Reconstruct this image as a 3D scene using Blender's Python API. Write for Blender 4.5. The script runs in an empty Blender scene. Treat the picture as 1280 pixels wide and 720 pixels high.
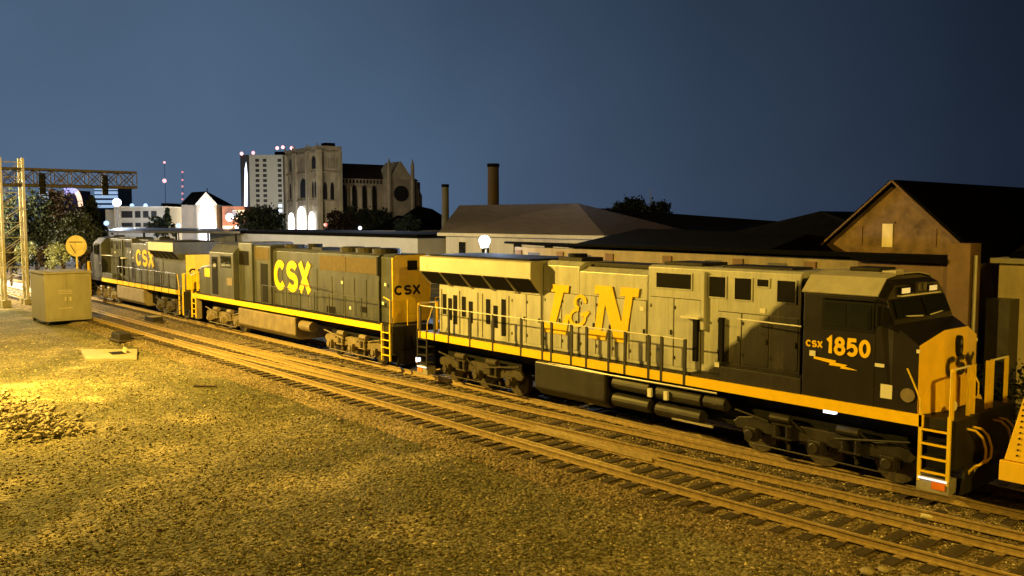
import bpy, bmesh, math, random
import numpy as np
from mathutils import Vector, Matrix
random.seed(7); rng = np.random.default_rng(11)
sc = bpy.context.scene; COL = sc.collection
R_ = math.radians
# ------------------------------------------------------------------ camera
# world: +X runs along the rails towards the right, +Y away from the camera, rail tops at z = 0
F = 1100.0; H = 6.15
TH = math.atan(939 / F); PI_ = math.atan(85 / F)
cam_d = bpy.data.cameras.new('camera'); cam = bpy.data.objects.new('camera', cam_d); COL.objects.link(cam)
cam_d.sensor_width = 36; cam_d.lens = F / 1280 * 36; cam_d.clip_start = .1; cam_d.clip_end = 6000
f0 = Vector((-math.cos(TH), math.sin(TH), 0)); RT = Vector((math.sin(TH), math.cos(TH), 0))
fw = f0 * math.cos(PI_) - Vector((0, 0, math.sin(PI_))); UP = RT.cross(fw)
cam.matrix_world = Matrix(((RT.x, UP.x, -fw.x, 0), (RT.y, UP.y, -fw.y, 0), (RT.z, UP.z, -fw.z, H), (0, 0, 0, 1)))
sc.camera = cam
def at(px, py, D):                      # a surveyed point: bearing, elevation and real distance D in metres
    r = fw + RT * ((px - 640) / F) - UP * ((py - 360) / F)
    return Vector((0, 0, H)) + r * D
# ------------------------------------------------------------------ world: late dusk, glow of the city to the left
w = bpy.data.worlds.new('World'); sc.world = w; w.use_nodes = True
nt = w.node_tree; nt.nodes.clear()
out = nt.nodes.new('ShaderNodeOutputWorld'); bg = nt.nodes.new('ShaderNodeBackground')
tc = nt.nodes.new('ShaderNodeTexCoord'); vm = nt.nodes.new('ShaderNodeVectorMath'); vm.operation = 'DOT_PRODUCT'
gd = (f0 * math.cos(R_(30)) - RT * math.sin(R_(30)) + Vector((0, 0, .12))).normalized(); vm.inputs[1].default_value = gd
rp = nt.nodes.new('ShaderNodeValToRGB'); cr = rp.color_ramp
cr.elements[0].position = 0.0; cr.elements[0].color = (.0012, .0016, .0035, 1)
cr.elements[1].position = 1.0; cr.elements[1].color = (.074, .124, .205, 1)
for p_, c_ in ((.40, (.0035, .006, .014, 1)), (.55, (.0105, .018, .034, 1)), (.74, (.027, .045, .080, 1)), (.90, (.049, .085, .146, 1))):
    e = cr.elements.new(p_); e.color = c_
nt.links.new(tc.outputs['Generated'], vm.inputs[0]); nt.links.new(vm.outputs['Value'], rp.inputs[0])
sky = nt.nodes.new('ShaderNodeTexSky'); sky.sky_type = 'NISHITA'; sky.sun_disc = False
sky.sun_elevation = R_(-5); sky.sun_rotation = R_(-80)
ad = nt.nodes.new('ShaderNodeMix'); ad.data_type = 'RGBA'; ad.blend_type = 'ADD'; ad.inputs[0].default_value = .03
nt.links.new(rp.outputs[0], ad.inputs[6]); nt.links.new(sky.outputs[0], ad.inputs[7])
nz = nt.nodes.new('ShaderNodeTexNoise'); nz.inputs['Scale'].default_value = 3.0; nz.inputs['Detail'].default_value = 6; nz.inputs['Distortion'].default_value = .6
mr = nt.nodes.new('ShaderNodeMapRange'); mr.inputs[3].default_value = .72; mr.inputs[4].default_value = 1.28
ml = nt.nodes.new('ShaderNodeMix'); ml.data_type = 'RGBA'; ml.blend_type = 'MULTIPLY'; ml.inputs[0].default_value = 1
nt.links.new(tc.outputs['Generated'], nz.inputs['Vector']); nt.links.new(nz.outputs[0], mr.inputs[0])
nt.links.new(ad.outputs[2], ml.inputs[6]); nt.links.new(mr.outputs[0], ml.inputs[7])
sx = nt.nodes.new('ShaderNodeSeparateXYZ'); nt.links.new(tc.outputs['Generated'], sx.inputs[0])
zz = nt.nodes.new('ShaderNodeMapRange'); zz.inputs[1].default_value = .02; zz.inputs[2].default_value = .75; zz.inputs[3].default_value = 1.22; zz.inputs[4].default_value = .06; nt.links.new(sx.outputs[2], zz.inputs[0])
m2 = nt.nodes.new('ShaderNodeMix'); m2.data_type = 'RGBA'; m2.blend_type = 'MULTIPLY'; m2.inputs[0].default_value = 1
nt.links.new(ml.outputs[2], m2.inputs[6]); nt.links.new(zz.outputs[0], m2.inputs[7]); nt.links.new(m2.outputs[2], bg.inputs[0]); bg.inputs[1].default_value = 1.0
nt.links.new(bg.outputs[0], out.inputs[0])
vs = sc.view_settings; vs.view_transform = 'Standard'; vs.look = 'None'; vs.exposure = 0.0; vs.gamma = 1; vs.use_curve_mapping = False
# ------------------------------------------------------------------ lamps (sodium floods on poles round the yard)
def lamp(name, loc, power, col, kind='POINT', target=None, size=60, blend=.5, rad=.25):
    d = bpy.data.lights.new(name, kind); d.energy = power; d.color = col
    d.shadow_soft_size = rad
    if kind == 'SPOT': d.spot_size = R_(size); d.spot_blend = blend
    o = bpy.data.objects.new(name, d); COL.objects.link(o); o.location = loc
    if target is not None: o.rotation_euler = (Vector(target) - Vector(loc)).to_track_quat('-Z', 'Y').to_euler()
    return o
SOD = (1.0, .615, .08); ORA = (1.0, .60, .06)
YARD = Vector((-39.0, 3.4, 12.5)); RIGHT = Vector((6.0, 8.5, 12.0)); WEST = Vector((-80, 6.8, 9.5)); FAR = Vector((-101, 14.6, 10))
lamp('yard_flood', YARD, 58000, SOD)
lamp('yard_spot', YARD, 46000, SOD, 'SPOT', (-36.4, 7.6, -.3), 26, .8)
lamp('right_flood', RIGHT, 12500, ORA)
lamp('west_flood', WEST, 30000, (1, .72, .22))
lamp('far_flood', FAR, 34000, (1, .84, .62))
# ------------------------------------------------------------------ helpers
def tag(o, label=None, cat=None, group=None, kind=None):
    if label: o['label'] = label
    if cat: o['category'] = cat
    if group: o['group'] = group
    if kind: o['kind'] = kind
    return o
def thing(name, label, cat, loc=(0, 0, 0), rz=0, group=None):
    o = bpy.data.objects.new(name, None); COL.objects.link(o); o.location = loc; o.rotation_euler = (0, 0, rz)
    o.empty_display_size = .3
    return tag(o, label, cat, group)
class MB:
    def __init__(s): s.v = []; s.f = []; s.m = []; s.mi = 0
    def add(s, vs, fs):
        b = len(s.v); s.v += [tuple(q) for q in vs]
        for f in fs: s.f.append(tuple(b + i for i in f)); s.m.append(s.mi)
        return s
    def box(s, a, b, ch=0):
        x0, y0, z0 = (min(a[i], b[i]) for i in range(3)); x1, y1, z1 = (max(a[i], b[i]) for i in range(3))
        return s.add([(x0, y0, z0), (x1, y0, z0), (x1, y1, z0), (x0, y1, z0), (x0, y0, z1), (x1, y0, z1), (x1, y1, z1), (x0, y1, z1)],
              [(0, 3, 2, 1), (4, 5, 6, 7), (0, 1, 5, 4), (1, 2, 6, 5), (2, 3, 7, 6), (3, 0, 4, 7)])
    def obox(s, c, ax, ay, az):           # oriented box: centre + half vectors
        c, ax, ay, az = map(Vector, (c, ax, ay, az))
        vs_ = [c + ax * i + ay * j + az * k for k in (-1, 1) for i, j in ((-1, -1), (1, -1), (1, 1), (-1, 1))]
        return s.add(vs_, [(0, 3, 2, 1), (4, 5, 6, 7), (0, 1, 5, 4), (1, 2, 6, 5), (2, 3, 7, 6), (3, 0, 4, 7)])
    def bar(s, a, b, r=.03, n=6, r2=None, cap=True):
        a, b = Vector(a), Vector(b); d = (b - a); 
        if d.length < 1e-6: return s
        d.normalize(); q = Vector((0, 0, 1)) if abs(d.z) < .9 else Vector((1, 0, 0))
        u = d.cross(q).normalized(); v = d.cross(u); r2 = r if r2 is None else r2
        vs_ = []
        for P, rr in ((a, r), (b, r2)):
            for i in range(n):
                t = 2 * math.pi * i / n; vs_.append(P + (u * math.cos(t) + v * math.sin(t)) * rr)
        fs = [(i, (i + 1) % n, n + (i + 1) % n, n + i) for i in range(n)]
        if cap: fs += [tuple(range(n - 1, -1, -1)), tuple(range(n, 2 * n))]
        return s.add(vs_, fs)
    def path(s, pts, r=.03, n=6):
        for a, b in zip(pts[:-1], pts[1:]): s.bar(a, b, r, n)
        return s
    def prism(s, poly, o, ux, uy, n_, t0, t1):   # 2-D polygon (convex or not) extruded along n_
        o, ux, uy, n_ = map(Vector, (o, ux, uy, n_)); k = len(poly)
        vs_ = [o + ux * p[0] + uy * p[1] + n_ * t for t in (t0, t1) for p in poly]
        fs = [(i, (i + 1) % k, k + (i + 1) % k, k + i) for i in range(k)] + [tuple(range(k - 1, -1, -1)), tuple(range(k, 2 * k))]
        return s.add(vs_, fs)
    def xz(s, poly, y0, y1): return s.prism(poly, (0, 0, 0), (1, 0, 0), (0, 0, 1), (0, 1, 0), y0, y1)
    def yz(s, poly, x0, x1): return s.prism(poly, (0, 0, 0), (0, 1, 0), (0, 0, 1), (1, 0, 0), x0, x1)
    def ball(s, c, r, n=10, m=6, sz=1):
        vs_ = []
        for j in range(m + 1):
            ph = math.pi * j / m
            for i in range(n):
                t = 2 * math.pi * i / n
                vs_.append((c[0] + r * math.sin(ph) * math.cos(t), c[1] + r * math.sin(ph) * math.sin(t), c[2] + r * sz * math.cos(ph)))
        return s.add(vs_, [(j * n + i, j * n + (i + 1) % n, (j + 1) * n + (i + 1) % n, (j + 1) * n + i) for j in range(m) for i in range(n)])
    def mesh(s, name, mats, bevel=0):
        me = bpy.data.meshes.new(name); me.from_pydata(s.v, [], s.f)
        for m in (mats if isinstance(mats, (list, tuple)) else [mats]): me.materials.append(m)
        if any(s.m): me.polygons.foreach_set('material_index', s.m)
        bm = bmesh.new(); bm.from_mesh(me); bmesh.ops.recalc_face_normals(bm, faces=bm.faces); 
        if bevel:
            es = [e for e in bm.edges if len(e.link_faces) == 2 and e.calc_face_angle(0) > .5]
            bmesh.ops.bevel(bm, geom=es, offset=bevel, segments=2, affect='EDGES', profile=.5, clamp_overlap=True)
        bm.to_mesh(me); bm.free(); me.update(); return me
    def build(s, name, mats, parent=None, bevel=0, smooth=False):
        me = s.mesh(name, mats, bevel)
        if smooth: me.polygons.foreach_set('use_smooth', [True] * len(me.polygons))
        o = bpy.data.objects.new(name, me); COL.objects.link(o)
        if parent: o.parent = parent
        return o
def struct(name, mb, m, kind='structure', label=None): return tag(mb.build(name, m), label, None, None, kind)
def copy_tree(o, parent=None):
    c = o.copy(); COL.objects.link(c); c.parent = parent
    for ch in list(o.children): copy_tree(ch, c)
    return c
# ------------------------------------------------------------------ materials
def mat(name, col, rough=.6, metal=0, var=.25, scale=3.0, bump=0, bscale=40, stretch=None, col2=None, dirt=0, spec=.5, emit=None, estr=0):
    m = bpy.data.materials.new(name); m.use_nodes = True; n = m.node_tree.nodes; l = m.node_tree.links
    b = n['Principled BSDF']; b.inputs['Roughness'].default_value = rough; b.inputs['Metallic'].default_value = metal
    b.inputs['Specular IOR Level'].default_value = spec
    if emit:
        b.inputs['Emission Color'].default_value = (*emit, 1); b.inputs['Emission Strength'].default_value = estr
        b.inputs['Base Color'].default_value = (*col, 1); return m
    t = n.new('ShaderNodeTexCoord'); mp = n.new('ShaderNodeMapping'); l.new(t.outputs['Object'], mp.inputs[0])
    if stretch: mp.inputs['Scale'].default_value = stretch
    ns = n.new('ShaderNodeTexNoise'); ns.inputs['Scale'].default_value = scale; ns.inputs['Detail'].default_value = 7; ns.inputs['Roughness'].default_value = .65
    l.new(mp.outputs[0], ns.inputs['Vector'])
    cr = n.new('ShaderNodeValToRGB'); cr.color_ramp.elements[0].position = .3; cr.color_ramp.elements[1].position = .7
    c2 = col2 or tuple(c * (1 + var) for c in col)
    cr.color_ramp.elements[0].color = (*[c * (1 - var) for c in col], 1) if not col2 else (*col, 1)
    cr.color_ramp.elements[1].color = (*c2, 1)
    l.new(ns.outputs[0], cr.inputs[0]); last = cr.outputs[0]
    if dirt:                                  # dust blown up from the ballast: a second, finer noise layer
        n2 = n.new('ShaderNodeTexNoise'); n2.inputs['Scale'].default_value = 1.3; n2.inputs['Detail'].default_value = 9; n2.inputs['Roughness'].default_value = .7
        mp2 = n.new('ShaderNodeMapping'); mp2.inputs['Scale'].default_value = (2.2, 2.2, .45); l.new(t.outputs['Object'], mp2.inputs[0]); l.new(mp2.outputs[0], n2.inputs['Vector'])
        r2 = n.new('ShaderNodeMapRange'); r2.inputs[1].default_value = .48; r2.inputs[2].default_value = .72; r2.inputs[3].default_value = 0; r2.inputs[4].default_value = dirt; l.new(n2.outputs[0], r2.inputs[0])
        mx = n.new('ShaderNodeMix'); mx.data_type = 'RGBA'; l.new(r2.outputs[0], mx.inputs[0]); l.new(last, mx.inputs[6]); mx.inputs[7].default_value = (.11, .085, .055, 1); last = mx.outputs[2]
    l.new(last, b.inputs['Base Color'])
    rr = n.new('ShaderNodeMapRange'); rr.inputs[3].default_value = max(.05, rough - .12); rr.inputs[4].default_value = min(1, rough + .12); l.new(ns.outputs[0], rr.inputs[0]); l.new(rr.outputs[0], b.inputs['Roughness'])
    if bump:
        nb = n.new('ShaderNodeTexNoise'); nb.inputs['Scale'].default_value = bscale; nb.inputs['Detail'].default_value = 5; l.new(mp.outputs[0], nb.inputs['Vector'])
        bp = n.new('ShaderNodeBump'); bp.inputs['Strength'].default_value = min(1, bump * 10); bp.inputs['Distance'].default_value = bump; l.new(nb.outputs[0], bp.inputs['Height']); l.new(bp.outputs[0], b.inputs['Normal'])
    return m
def glow(name, col, s): return mat(name, (.8, .8, .8), emit=col, estr=s)
M = dict(
    steel=mat('dark_steel', (.022, .020, .018), .6, .2, .3, 4, dirt=.25, spec=.25),
    truck=mat('truck_iron', (.060, .05, .038), .8, .0, .5, 3.5, bump=.006, bscale=30, dirt=.5, spec=.3),
    tank=mat('tank_paint', (.022, .020, .018), .42, 0, .3, 2, dirt=.22, spec=.5),
    tankw=mat('weathered_tank_paint', (.20, .16, .11), .65, 0, .3, 2, dirt=.5),
    wheel=mat('wheel_steel', (.13, .11, .09), .45, .6, .4, 6),
    blue=mat('dark_blue_paint', (.016, .014, .016), .38, 0, .15, 1.5, dirt=.05, spec=.3),
    blueold=mat('faded_dark_blue_paint', (.050, .056, .068), .42, 0, .40, 1.2, stretch=(1.5, 1.5, .35), dirt=.30),
    roof=mat('cab_roof_lit_grey', (.42, .40, .35), .55, 0, .15, 2, dirt=.2),
    palegrey_highlight=mat('grey_paint_with_highlight', (.58, .58, .57), .4, 0, .08, 1.4, dirt=.12),
    grey=mat('silver_grey_paint', (.43, .42, .38), .42, .15, .12, 1.4, stretch=(1.4, 1.4, .3), dirt=.3),
    yellow=mat('safety_yellow_paint', (.84, .60, .03), .4, 0, .10, 3, dirt=.18),
    stripe=mat('reflective_yellow_stripe', (.95, .62, .006), .35, 0, .08, 5),
    noseyel=mat('orange_yellow_nose_paint', (.84, .56, .03), .4, 0, .08, 2.5, dirt=.12),
    sign=mat('weathered_sign_back', (.60, .50, .26), .6, 0, .15, 2, dirt=.35),
    seam=mat('grimy_seam', (.07, .06, .045), .9, 0, .3, 6),
    white=mat('white_paint', (.75, .74, .70), .45, 0, .08, 4),
    black=mat('black_rubber', (.008, .008, .008), .7, 0, .2, 5, spec=.15),
    screen=mat('radiator_screen', (.007, .006, .006), .8, 0, .4, 30, spec=.12),
    brownscreen=mat('dusty_radiator_screen', (.085, .065, .045), .85, 0, .25, 4, bump=.01, bscale=60),
    handrail=mat('handrail_dark', (.022, .02, .018), .5, 0, .3, 6),
    rail=mat('rusty_rail_side', (.34, .25, .12), .6, .1, .35, 8),
    tie=mat('creosoted_tie', (.045, .033, .022), .9, 0, .7, 3, bump=.008, bscale=30, stretch=(6, .7, 6)),
    conc=mat('weathered_concrete', (.27, .25, .21), .9, 0, .22, 2.2, bump=.004, bscale=25),
    galv=mat('galvanised_steel', (.42, .40, .36), .45, .35, .2, 3),
    cabinet=mat('cabinet_paint', (.21, .20, .165), .5, .1, .14, 1.6, stretch=(1, 1, .4), dirt=.3),
    wood=mat('pale_old_plank', (.45, .36, .24), .8, 0, .3, 3, stretch=(1, 6, 6)),
)
mg = bpy.data.materials.new('window_glass'); mg.use_nodes = True; b = mg.node_tree.nodes['Principled BSDF']
b.inputs['Base Color'].default_value = (.012, .014, .016, 1); b.inputs['Roughness'].default_value = .08; M['glass'] = mg
# ground: dirt, dust and gravel, with stones for bump
def ground_mat(name, ca, cb, cc, big=.12, fine=18, bump=.03, grass=False):
    m = bpy.data.materials.new(name); m.use_nodes = True; n = m.node_tree.nodes; l = m.node_tree.links; b = n['Principled BSDF']; b.inputs['Roughness'].default_value = .95
    b.inputs['Specular IOR Level'].default_value = .15
    t = n.new('ShaderNodeTexCoord')
    def noise(s, d=6, r=.6):
        q = n.new('ShaderNodeTexNoise'); q.inputs['Scale'].default_value = s; q.inputs['Detail'].default_value = d; q.inputs['Roughness'].default_value = r; l.new(t.outputs['Object'], q.inputs['Vector']); return q
    def ramp(src, p0, p1):
        q = n.new('ShaderNodeMapRange'); q.inputs[1].default_value = p0; q.inputs[2].default_value = p1; l.new(src, q.inputs[0]); return q.outputs[0]
    def mix(f, a, c, mode='MIX'):
        q = n.new('ShaderNodeMix'); q.data_type = 'RGBA'; q.blend_type = mode; 
        if isinstance(f, float): q.inputs[0].default_value = f
        else: l.new(f, q.inputs[0])
        for i, k in ((6, a), (7, c)):
            if isinstance(k, tuple): q.inputs[i].default_value = (*k, 1)
            else: l.new(k, q.inputs[i])
        return q.outputs[2]
    c = mix(ramp(noise(big, 8, .7).outputs[0], .40, .60), ca, cb)
    c = mix(ramp(noise(big * 4.3, 8, .7).outputs[0], .50, .66), c, cc)
    vo = n.new('ShaderNodeTexVoronoi'); vo.inputs['Scale'].default_value = fine; l.new(t.outputs['Object'], vo.inputs['Vector'])
    sep = n.new('ShaderNodeSeparateColor'); l.new(vo.outputs['Color'], sep.inputs[0])
    g = n.new('ShaderNodeMapRange'); g.inputs[3].default_value = .35; g.inputs[4].default_value = 1.75; l.new(sep.outputs[0], g.inputs[0])
    c = mix(.9, c, g.outputs[0], 'MULTIPLY')
    l.new(c, b.inputs['Base Color'])
    bp = n.new('ShaderNodeBump'); bp.inputs['Strength'].default_value = 1; bp.inputs['Distance'].default_value = bump; bp.invert = True
    ad_ = n.new('ShaderNodeMath'); ad_.operation = 'ADD'; l.new(vo.outputs['Distance'], ad_.inputs[0]); nn = noise(fine * .35, 5); l.new(nn.outputs[0], ad_.inputs[1]); l.new(ad_.outputs[0], bp.inputs['Height']); l.new(bp.outputs[0], b.inputs['Normal'])
    return m
M['ground'] = ground_mat('dusty_yard_ground', (.16, .145, .09), (.075, .075, .038), (.27, .235, .15), .10, 13, .045)
M['ballast'] = ground_mat('ballast_bed', (.17, .135, .085), (.24, .19, .12), (.12, .095, .06), .3, 14, .05)
M['pale'] = ground_mat('pale_limestone_gravel', (.62, .60, .55), (.5, .48, .44), (.68, .66, .62), .2, 10, .02)
M['street'] = mat('old_asphalt', (.05, .05, .05), .9, 0, .2, 2)
M['stone'] = mat('stone', (.30, .25, .17), .9, 0, .4, 9)
M['stonepale'] = mat('pale_stone', (.30, .26, .19), .95, 0, .55, 6)
# ------------------------------------------------------------------ ground sheet
def grid_ground():
    xs = np.concatenate([[-3000, -900, -400, -200], np.arange(-150, 20, 1.0), [40, 120, 400, 1500, 3000]])
    ys = np.concatenate([[-3000, -600, -100, -30], np.arange(-8, 15, .8), [15, 20, 23, 30, 50, 80, 120, 250, 600, 1500, 3500]])
    X, Y = np.meshgrid(xs, ys, indexing='ij')
    Z = -.33 + .05 * np.sin(X * .31 + 1.3 * np.sin(Y * .4)) * np.sin(Y * .53 + .2 * X) + .03 * np.sin(X * 1.1 + Y * .7)
    Z += .25 * np.exp(-(((X + 31.5) / 3.2) ** 2 + ((Y - 6.0) / 1.3) ** 2))
    Z = np.where(Y > 14.2, -.36, Z)
    nx, ny = len(xs), len(ys); b_ = MB()
    b_.v = [(float(X[i, j]), float(Y[i, j]), float(Z[i, j])) for i in range(nx) for j in range(ny)]
    b_.f = [(i * ny + j, (i + 1) * ny + j, (i + 1) * ny + j + 1, i * ny + j + 1) for i in range(nx - 1) for j in range(ny - 1)]; b_.m = [0] * len(b_.f)
    return b_
g_ = grid_ground().build('ground', M['ground'], smooth=True); tag(g_, kind='structure')
def gz(x, y): return -.33 + .05 * math.sin(x * .31 + 1.3 * math.sin(y * .4)) * math.sin(y * .53 + .2 * x) + .03 * math.sin(x * 1.1 + y * .7) + .25 * math.exp(-(((x + 31.5) / 3.2) ** 2 + ((y - 6) / 1.3) ** 2))
# near track curves very gently to the right of the junction
def yn(x): return .0036 * max(0, x + 17) ** 2
NEAR = 15.87; MAIN = 20.82; G2 = .7525
def nearc(x): return NEAR + G2 - .03 + yn(x)
bb = MB()
xs = list(np.arange(-260, 40, 2.0)); prof = [(-2.5, -.42), (-1.75, -.235), (-.3, -.205), (2.6, -.22), (4.4, -.20), (6.2, -.21), (7.2, -.42)]
for x in xs:
    for dy, z in prof: bb.v.append((x, nearc(x) + dy + random.uniform(-.08, .08), z + random.uniform(-.015, .015)))
k = len(prof)
for i in range(len(xs) - 1):
    for j in range(k - 1): bb.f.append((i * k + j, (i + 1) * k + j, (i + 1) * k + j + 1, i * k + j + 1)); bb.m.append(0)
tag(bb.build('ballast_bed', M['ballast'], smooth=True), kind='structure')
def sheet(name, pts, z, m):
    b_ = MB(); b_.add([(p[0], p[1], z) for p in pts], [tuple(range(len(pts)))]); return tag(b_.build(name, m), kind='structure')
sheet('gravel_lot', [(-91, 22.8), (-84, 23.5), (-80, 33), (-96, 44), (-200, 70), (-260, 60), (-260, 28), (-120, 23.2)], -.19, M['pale'])
sheet('pale_track_bed', [(-76, 19.3), (-82, 22.4), (-260, 24), (-260, 11), (-98, 14.9), (-86, 15.1)], -.188, M['pale'])
sheet('street', [(-190, 82), (-60, 60), (-40, 66), (-80, 130), (-330, 190), (-330, 120)], -.34, M['street'])
# ------------------------------------------------------------------ stones scattered over the yard
def stones(name, n, fx, size, m, kind='stuff'):
    P = fx(n); n = len(P)
    base = np.array([(1, 0, 0), (-1, 0, 0), (0, 1, 0), (0, -1, 0), (0, 0, 1), (0, 0, -1)], float)
    tri = np.array([(0, 2, 4), (2, 1, 4), (1, 3, 4), (3, 0, 4), (2, 0, 5), (1, 2, 5), (3, 1, 5), (0, 3, 5)])
    s = size[0] + (size[1] - size[0]) * rng.random(n) ** 2
    ang = rng.random(n) * 6.283
    V = base[None] * (s[:, None, None] * (.65 + .7 * rng.random((n, 6, 1)))) * np.array([1, .8, .62])
    V += (rng.random((n, 6, 3)) - .5) * (s[:, None, None] * .55)
    ca, sa = np.cos(ang)[:, None], np.sin(ang)[:, None]
    x = V[..., 0] * ca - V[..., 1] * sa; y = V[..., 0] * sa + V[..., 1] * ca
    V = np.stack([x, y, V[..., 2]], -1) + P[:, None, :]
    T = (tri[None] + (np.arange(n) * 6)[:, None, None]).reshape(-1)
    me = bpy.data.meshes.new(name); me.vertices.add(n * 6); me.vertices.foreach_set('co', V.reshape(-1).astype(np.float32))
    me.loops.add(len(T)); me.loops.foreach_set('vertex_index', T.astype(np.int32)); me.polygons.add(n * 8)
    me.polygons.foreach_set('loop_start', (np.arange(n * 8) * 3).astype(np.int32))
    me.update(calc_edges=True); me.validate(); me.materials.append(m)
    o = bpy.data.objects.new(name, me); COL.objects.link(o); tag(o, kind=kind); return o
gzv = np.vectorize(gz)
def stone_mat():
    m = bpy.data.materials.new('ballast_stone'); m.use_nodes = True; n = m.node_tree.nodes; l = m.node_tree.links; b = n['Principled BSDF']; b.inputs['Roughness'].default_value = .92; b.inputs['Specular IOR Level'].default_value = .2
    g = n.new('ShaderNodeNewGeometry'); r = n.new('ShaderNodeValToRGB'); l.new(g.outputs['Random Per Island'], r.inputs[0])
    e = r.color_ramp.elements; e[0].color = (.035, .026, .016, 1); e[1].color = (.72, .62, .42, 1)
    q = r.color_ramp.elements.new(.45); q.color = (.20, .165, .105, 1); q = r.color_ramp.elements.new(.82); q.color = (.28, .245, .175, 1)
    l.new(r.outputs[0], b.inputs['Base Color']); return m
M['bstone'] = stone_mat()
def f_bed(n):
    x = -5 - 60 * rng.random(n) ** 1.6 + 8 * rng.random(n); c = NEAR + G2 + .0036 * np.maximum(0, x + 17) ** 2
    y = c - 2.5 + 9.0 * rng.random(n); rel = y - c
    z = np.interp(rel, [p[0] for p in prof], [p[1] for p in prof]) + .012
    # keep the rail heads and inner flangeways clear
    ok = (np.abs(rel + G2) > .14) & (np.abs(rel - G2) > .14) & (np.abs(y - MAIN + G2) > .14) & ((y < MAIN - .6) | (rng.random(n) < .25))
    # ties stay partly bare
    ph = (x / .58) % 1; tie = (ph < .40) & (np.abs(rel) < 1.35); ok &= ~(tie & (rng.random(n) < np.where(x < -22, .55, .84)))
    x, y, z, tie = x[ok], y[ok], z[ok], tie[ok]; return np.stack([x, y, z], 1)
tag(stones('ballast_stones', 60000, f_bed, (.014, .042), M['bstone']), 'loose golden grey ballast stones between and beside the rails', 'ballast')
def f_yard(n):
    D = 8 + 42 * rng.random(n) ** 1.5; t = -.66 + 1.3 * rng.random(n)
    x = D * (f0.x + t * RT.x); y = D * (f0.y + t * RT.y); ok = (y < nearc_v(x) - 2.1) & (y > -4)
    x, y = x[ok], y[ok]; return np.stack([x, y, gzv(x, y) + .008], 1)
nearc_v = np.vectorize(nearc)
tag(stones('yard_gravel', 95000, f_yard, (.010, .052), M['bstone']), 'loose gravel and dirt clods spread over the near yard', 'gravel')
def f_rub(n):
    x = -37.5 + 9.5 * rng.random(n); y = 5.4 + (x + 37) * .12 + rng.normal(0, .62, n); z = gzv(x, y) + .05 + .16 * rng.random(n) * np.exp(-((y - 5.9) / .7) ** 2); return np.stack([x, y, z], 1)
tag(stones('rubble_heap', 900, f_rub, (.05, .17), M['stonepale']), 'low heap of broken pale stones at the left edge of the yard', 'rubble')
# tufts of dry weeds
def weeds(name, n, fx, hgt, m, label, cat):
    P = fx(n); b_ = MB()
    for x, y, z in P:
        for k_ in range(random.randint(3, 6)):
            a = random.uniform(0, 6.28); h_ = hgt * random.uniform(.4, 1.1); lx, ly = math.cos(a) * h_ * .6, math.sin(a) * h_ * .6; wd = .006 + .01 * random.random()
            b_.add([(x - wd * math.sin(a), y + wd * math.cos(a), z), (x + wd * math.sin(a), y - wd * math.cos(a), z), (x + lx, y + ly, z + h_)], [(0, 1, 2)])
    return tag(b_.build(name, m), label, cat, None, 'stuff')
M['weed'] = mat('dry_weed', (.24, .21, .08), .9, 0, .5, 5)
M['weedg'] = mat('green_weed', (.07, .09, .03), .9, 0, .5, 5)
def f_w(n):
    out_ = []
    while len(out_) < n:
        D = random.uniform(10, 50); t = random.uniform(-.62, .5); x = D * (f0.x + t * RT.x); y = D * (f0.y + t * RT.y)
        if y < nearc(x) - 2.2 and math.sin(x * .33 + 1) * math.sin(y * .6 + x * .1) > (.1 if D > 19 else -.35) and y > -3: out_.append((x, y, gz(x, y)))
    return out_
weeds('dry_grass', 3600, f_w, .075, M['weed'], 'sparse dry grass tufts in the dusty yard', 'grass')
# ------------------------------------------------------------------ tracks
RP = [(-.07, -.17), (.07, -.17), (.07, -.155), (.012, -.135), (.012, -.045), (.037, -.035), (.037, -.004), (.031, 0), (-.031, 0), (-.037, -.004), (-.037, -.035), (-.012, -.045), (-.012, -.135), (-.07, -.155)]
def rail_mb(ptsf, x0, x1, step=2.0):
    n = max(2, int((x1 - x0) / step) + 1); X = np.linspace(x0, x1, n); b_ = MB(); k_ = len(RP)
    for x in X:
        for dy, z in RP: b_.v.append((x, ptsf(x) + dy, z))
    for i in range(n - 1):
        for j in range(k_): b_.f.append((i * k_ + j, (i + 1) * k_ + j, (i + 1) * k_ + (j + 1) % k_, i * k_ + (j + 1) % k_)); b_.m.append(1 if j in (7,) else 0)
    b_.f.append(tuple(range(k_))); b_.m.append(0); b_.f.append(tuple((n - 1) * k_ + j for j in range(k_))); b_.m.append(0)
    return b_
M['railtop'] = mat('worn_rail_head', (.60, .48, .28), .35, .4, .25, 6)
RM = [M['rail'], M['railtop']]
def tie_mesh():
    b_ = MB(); b_.box((-.115, -1.3, -.36), (.115, 1.3, -.178)); b_.mi = 1
    for s in (-1, 1):
        b_.box((-.09, s * G2 - .16, -.1775), (.09, s * G2 + .16, -.168)); 
        for q in (-.11, .11): b_.bar((.05, s * G2 + q, -.17), (.05, s * G2 + q, -.145), .014, 5)
    return b_.mesh('tie', [M['tie'], M['rail']], 0)
TM = tie_mesh()
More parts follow.
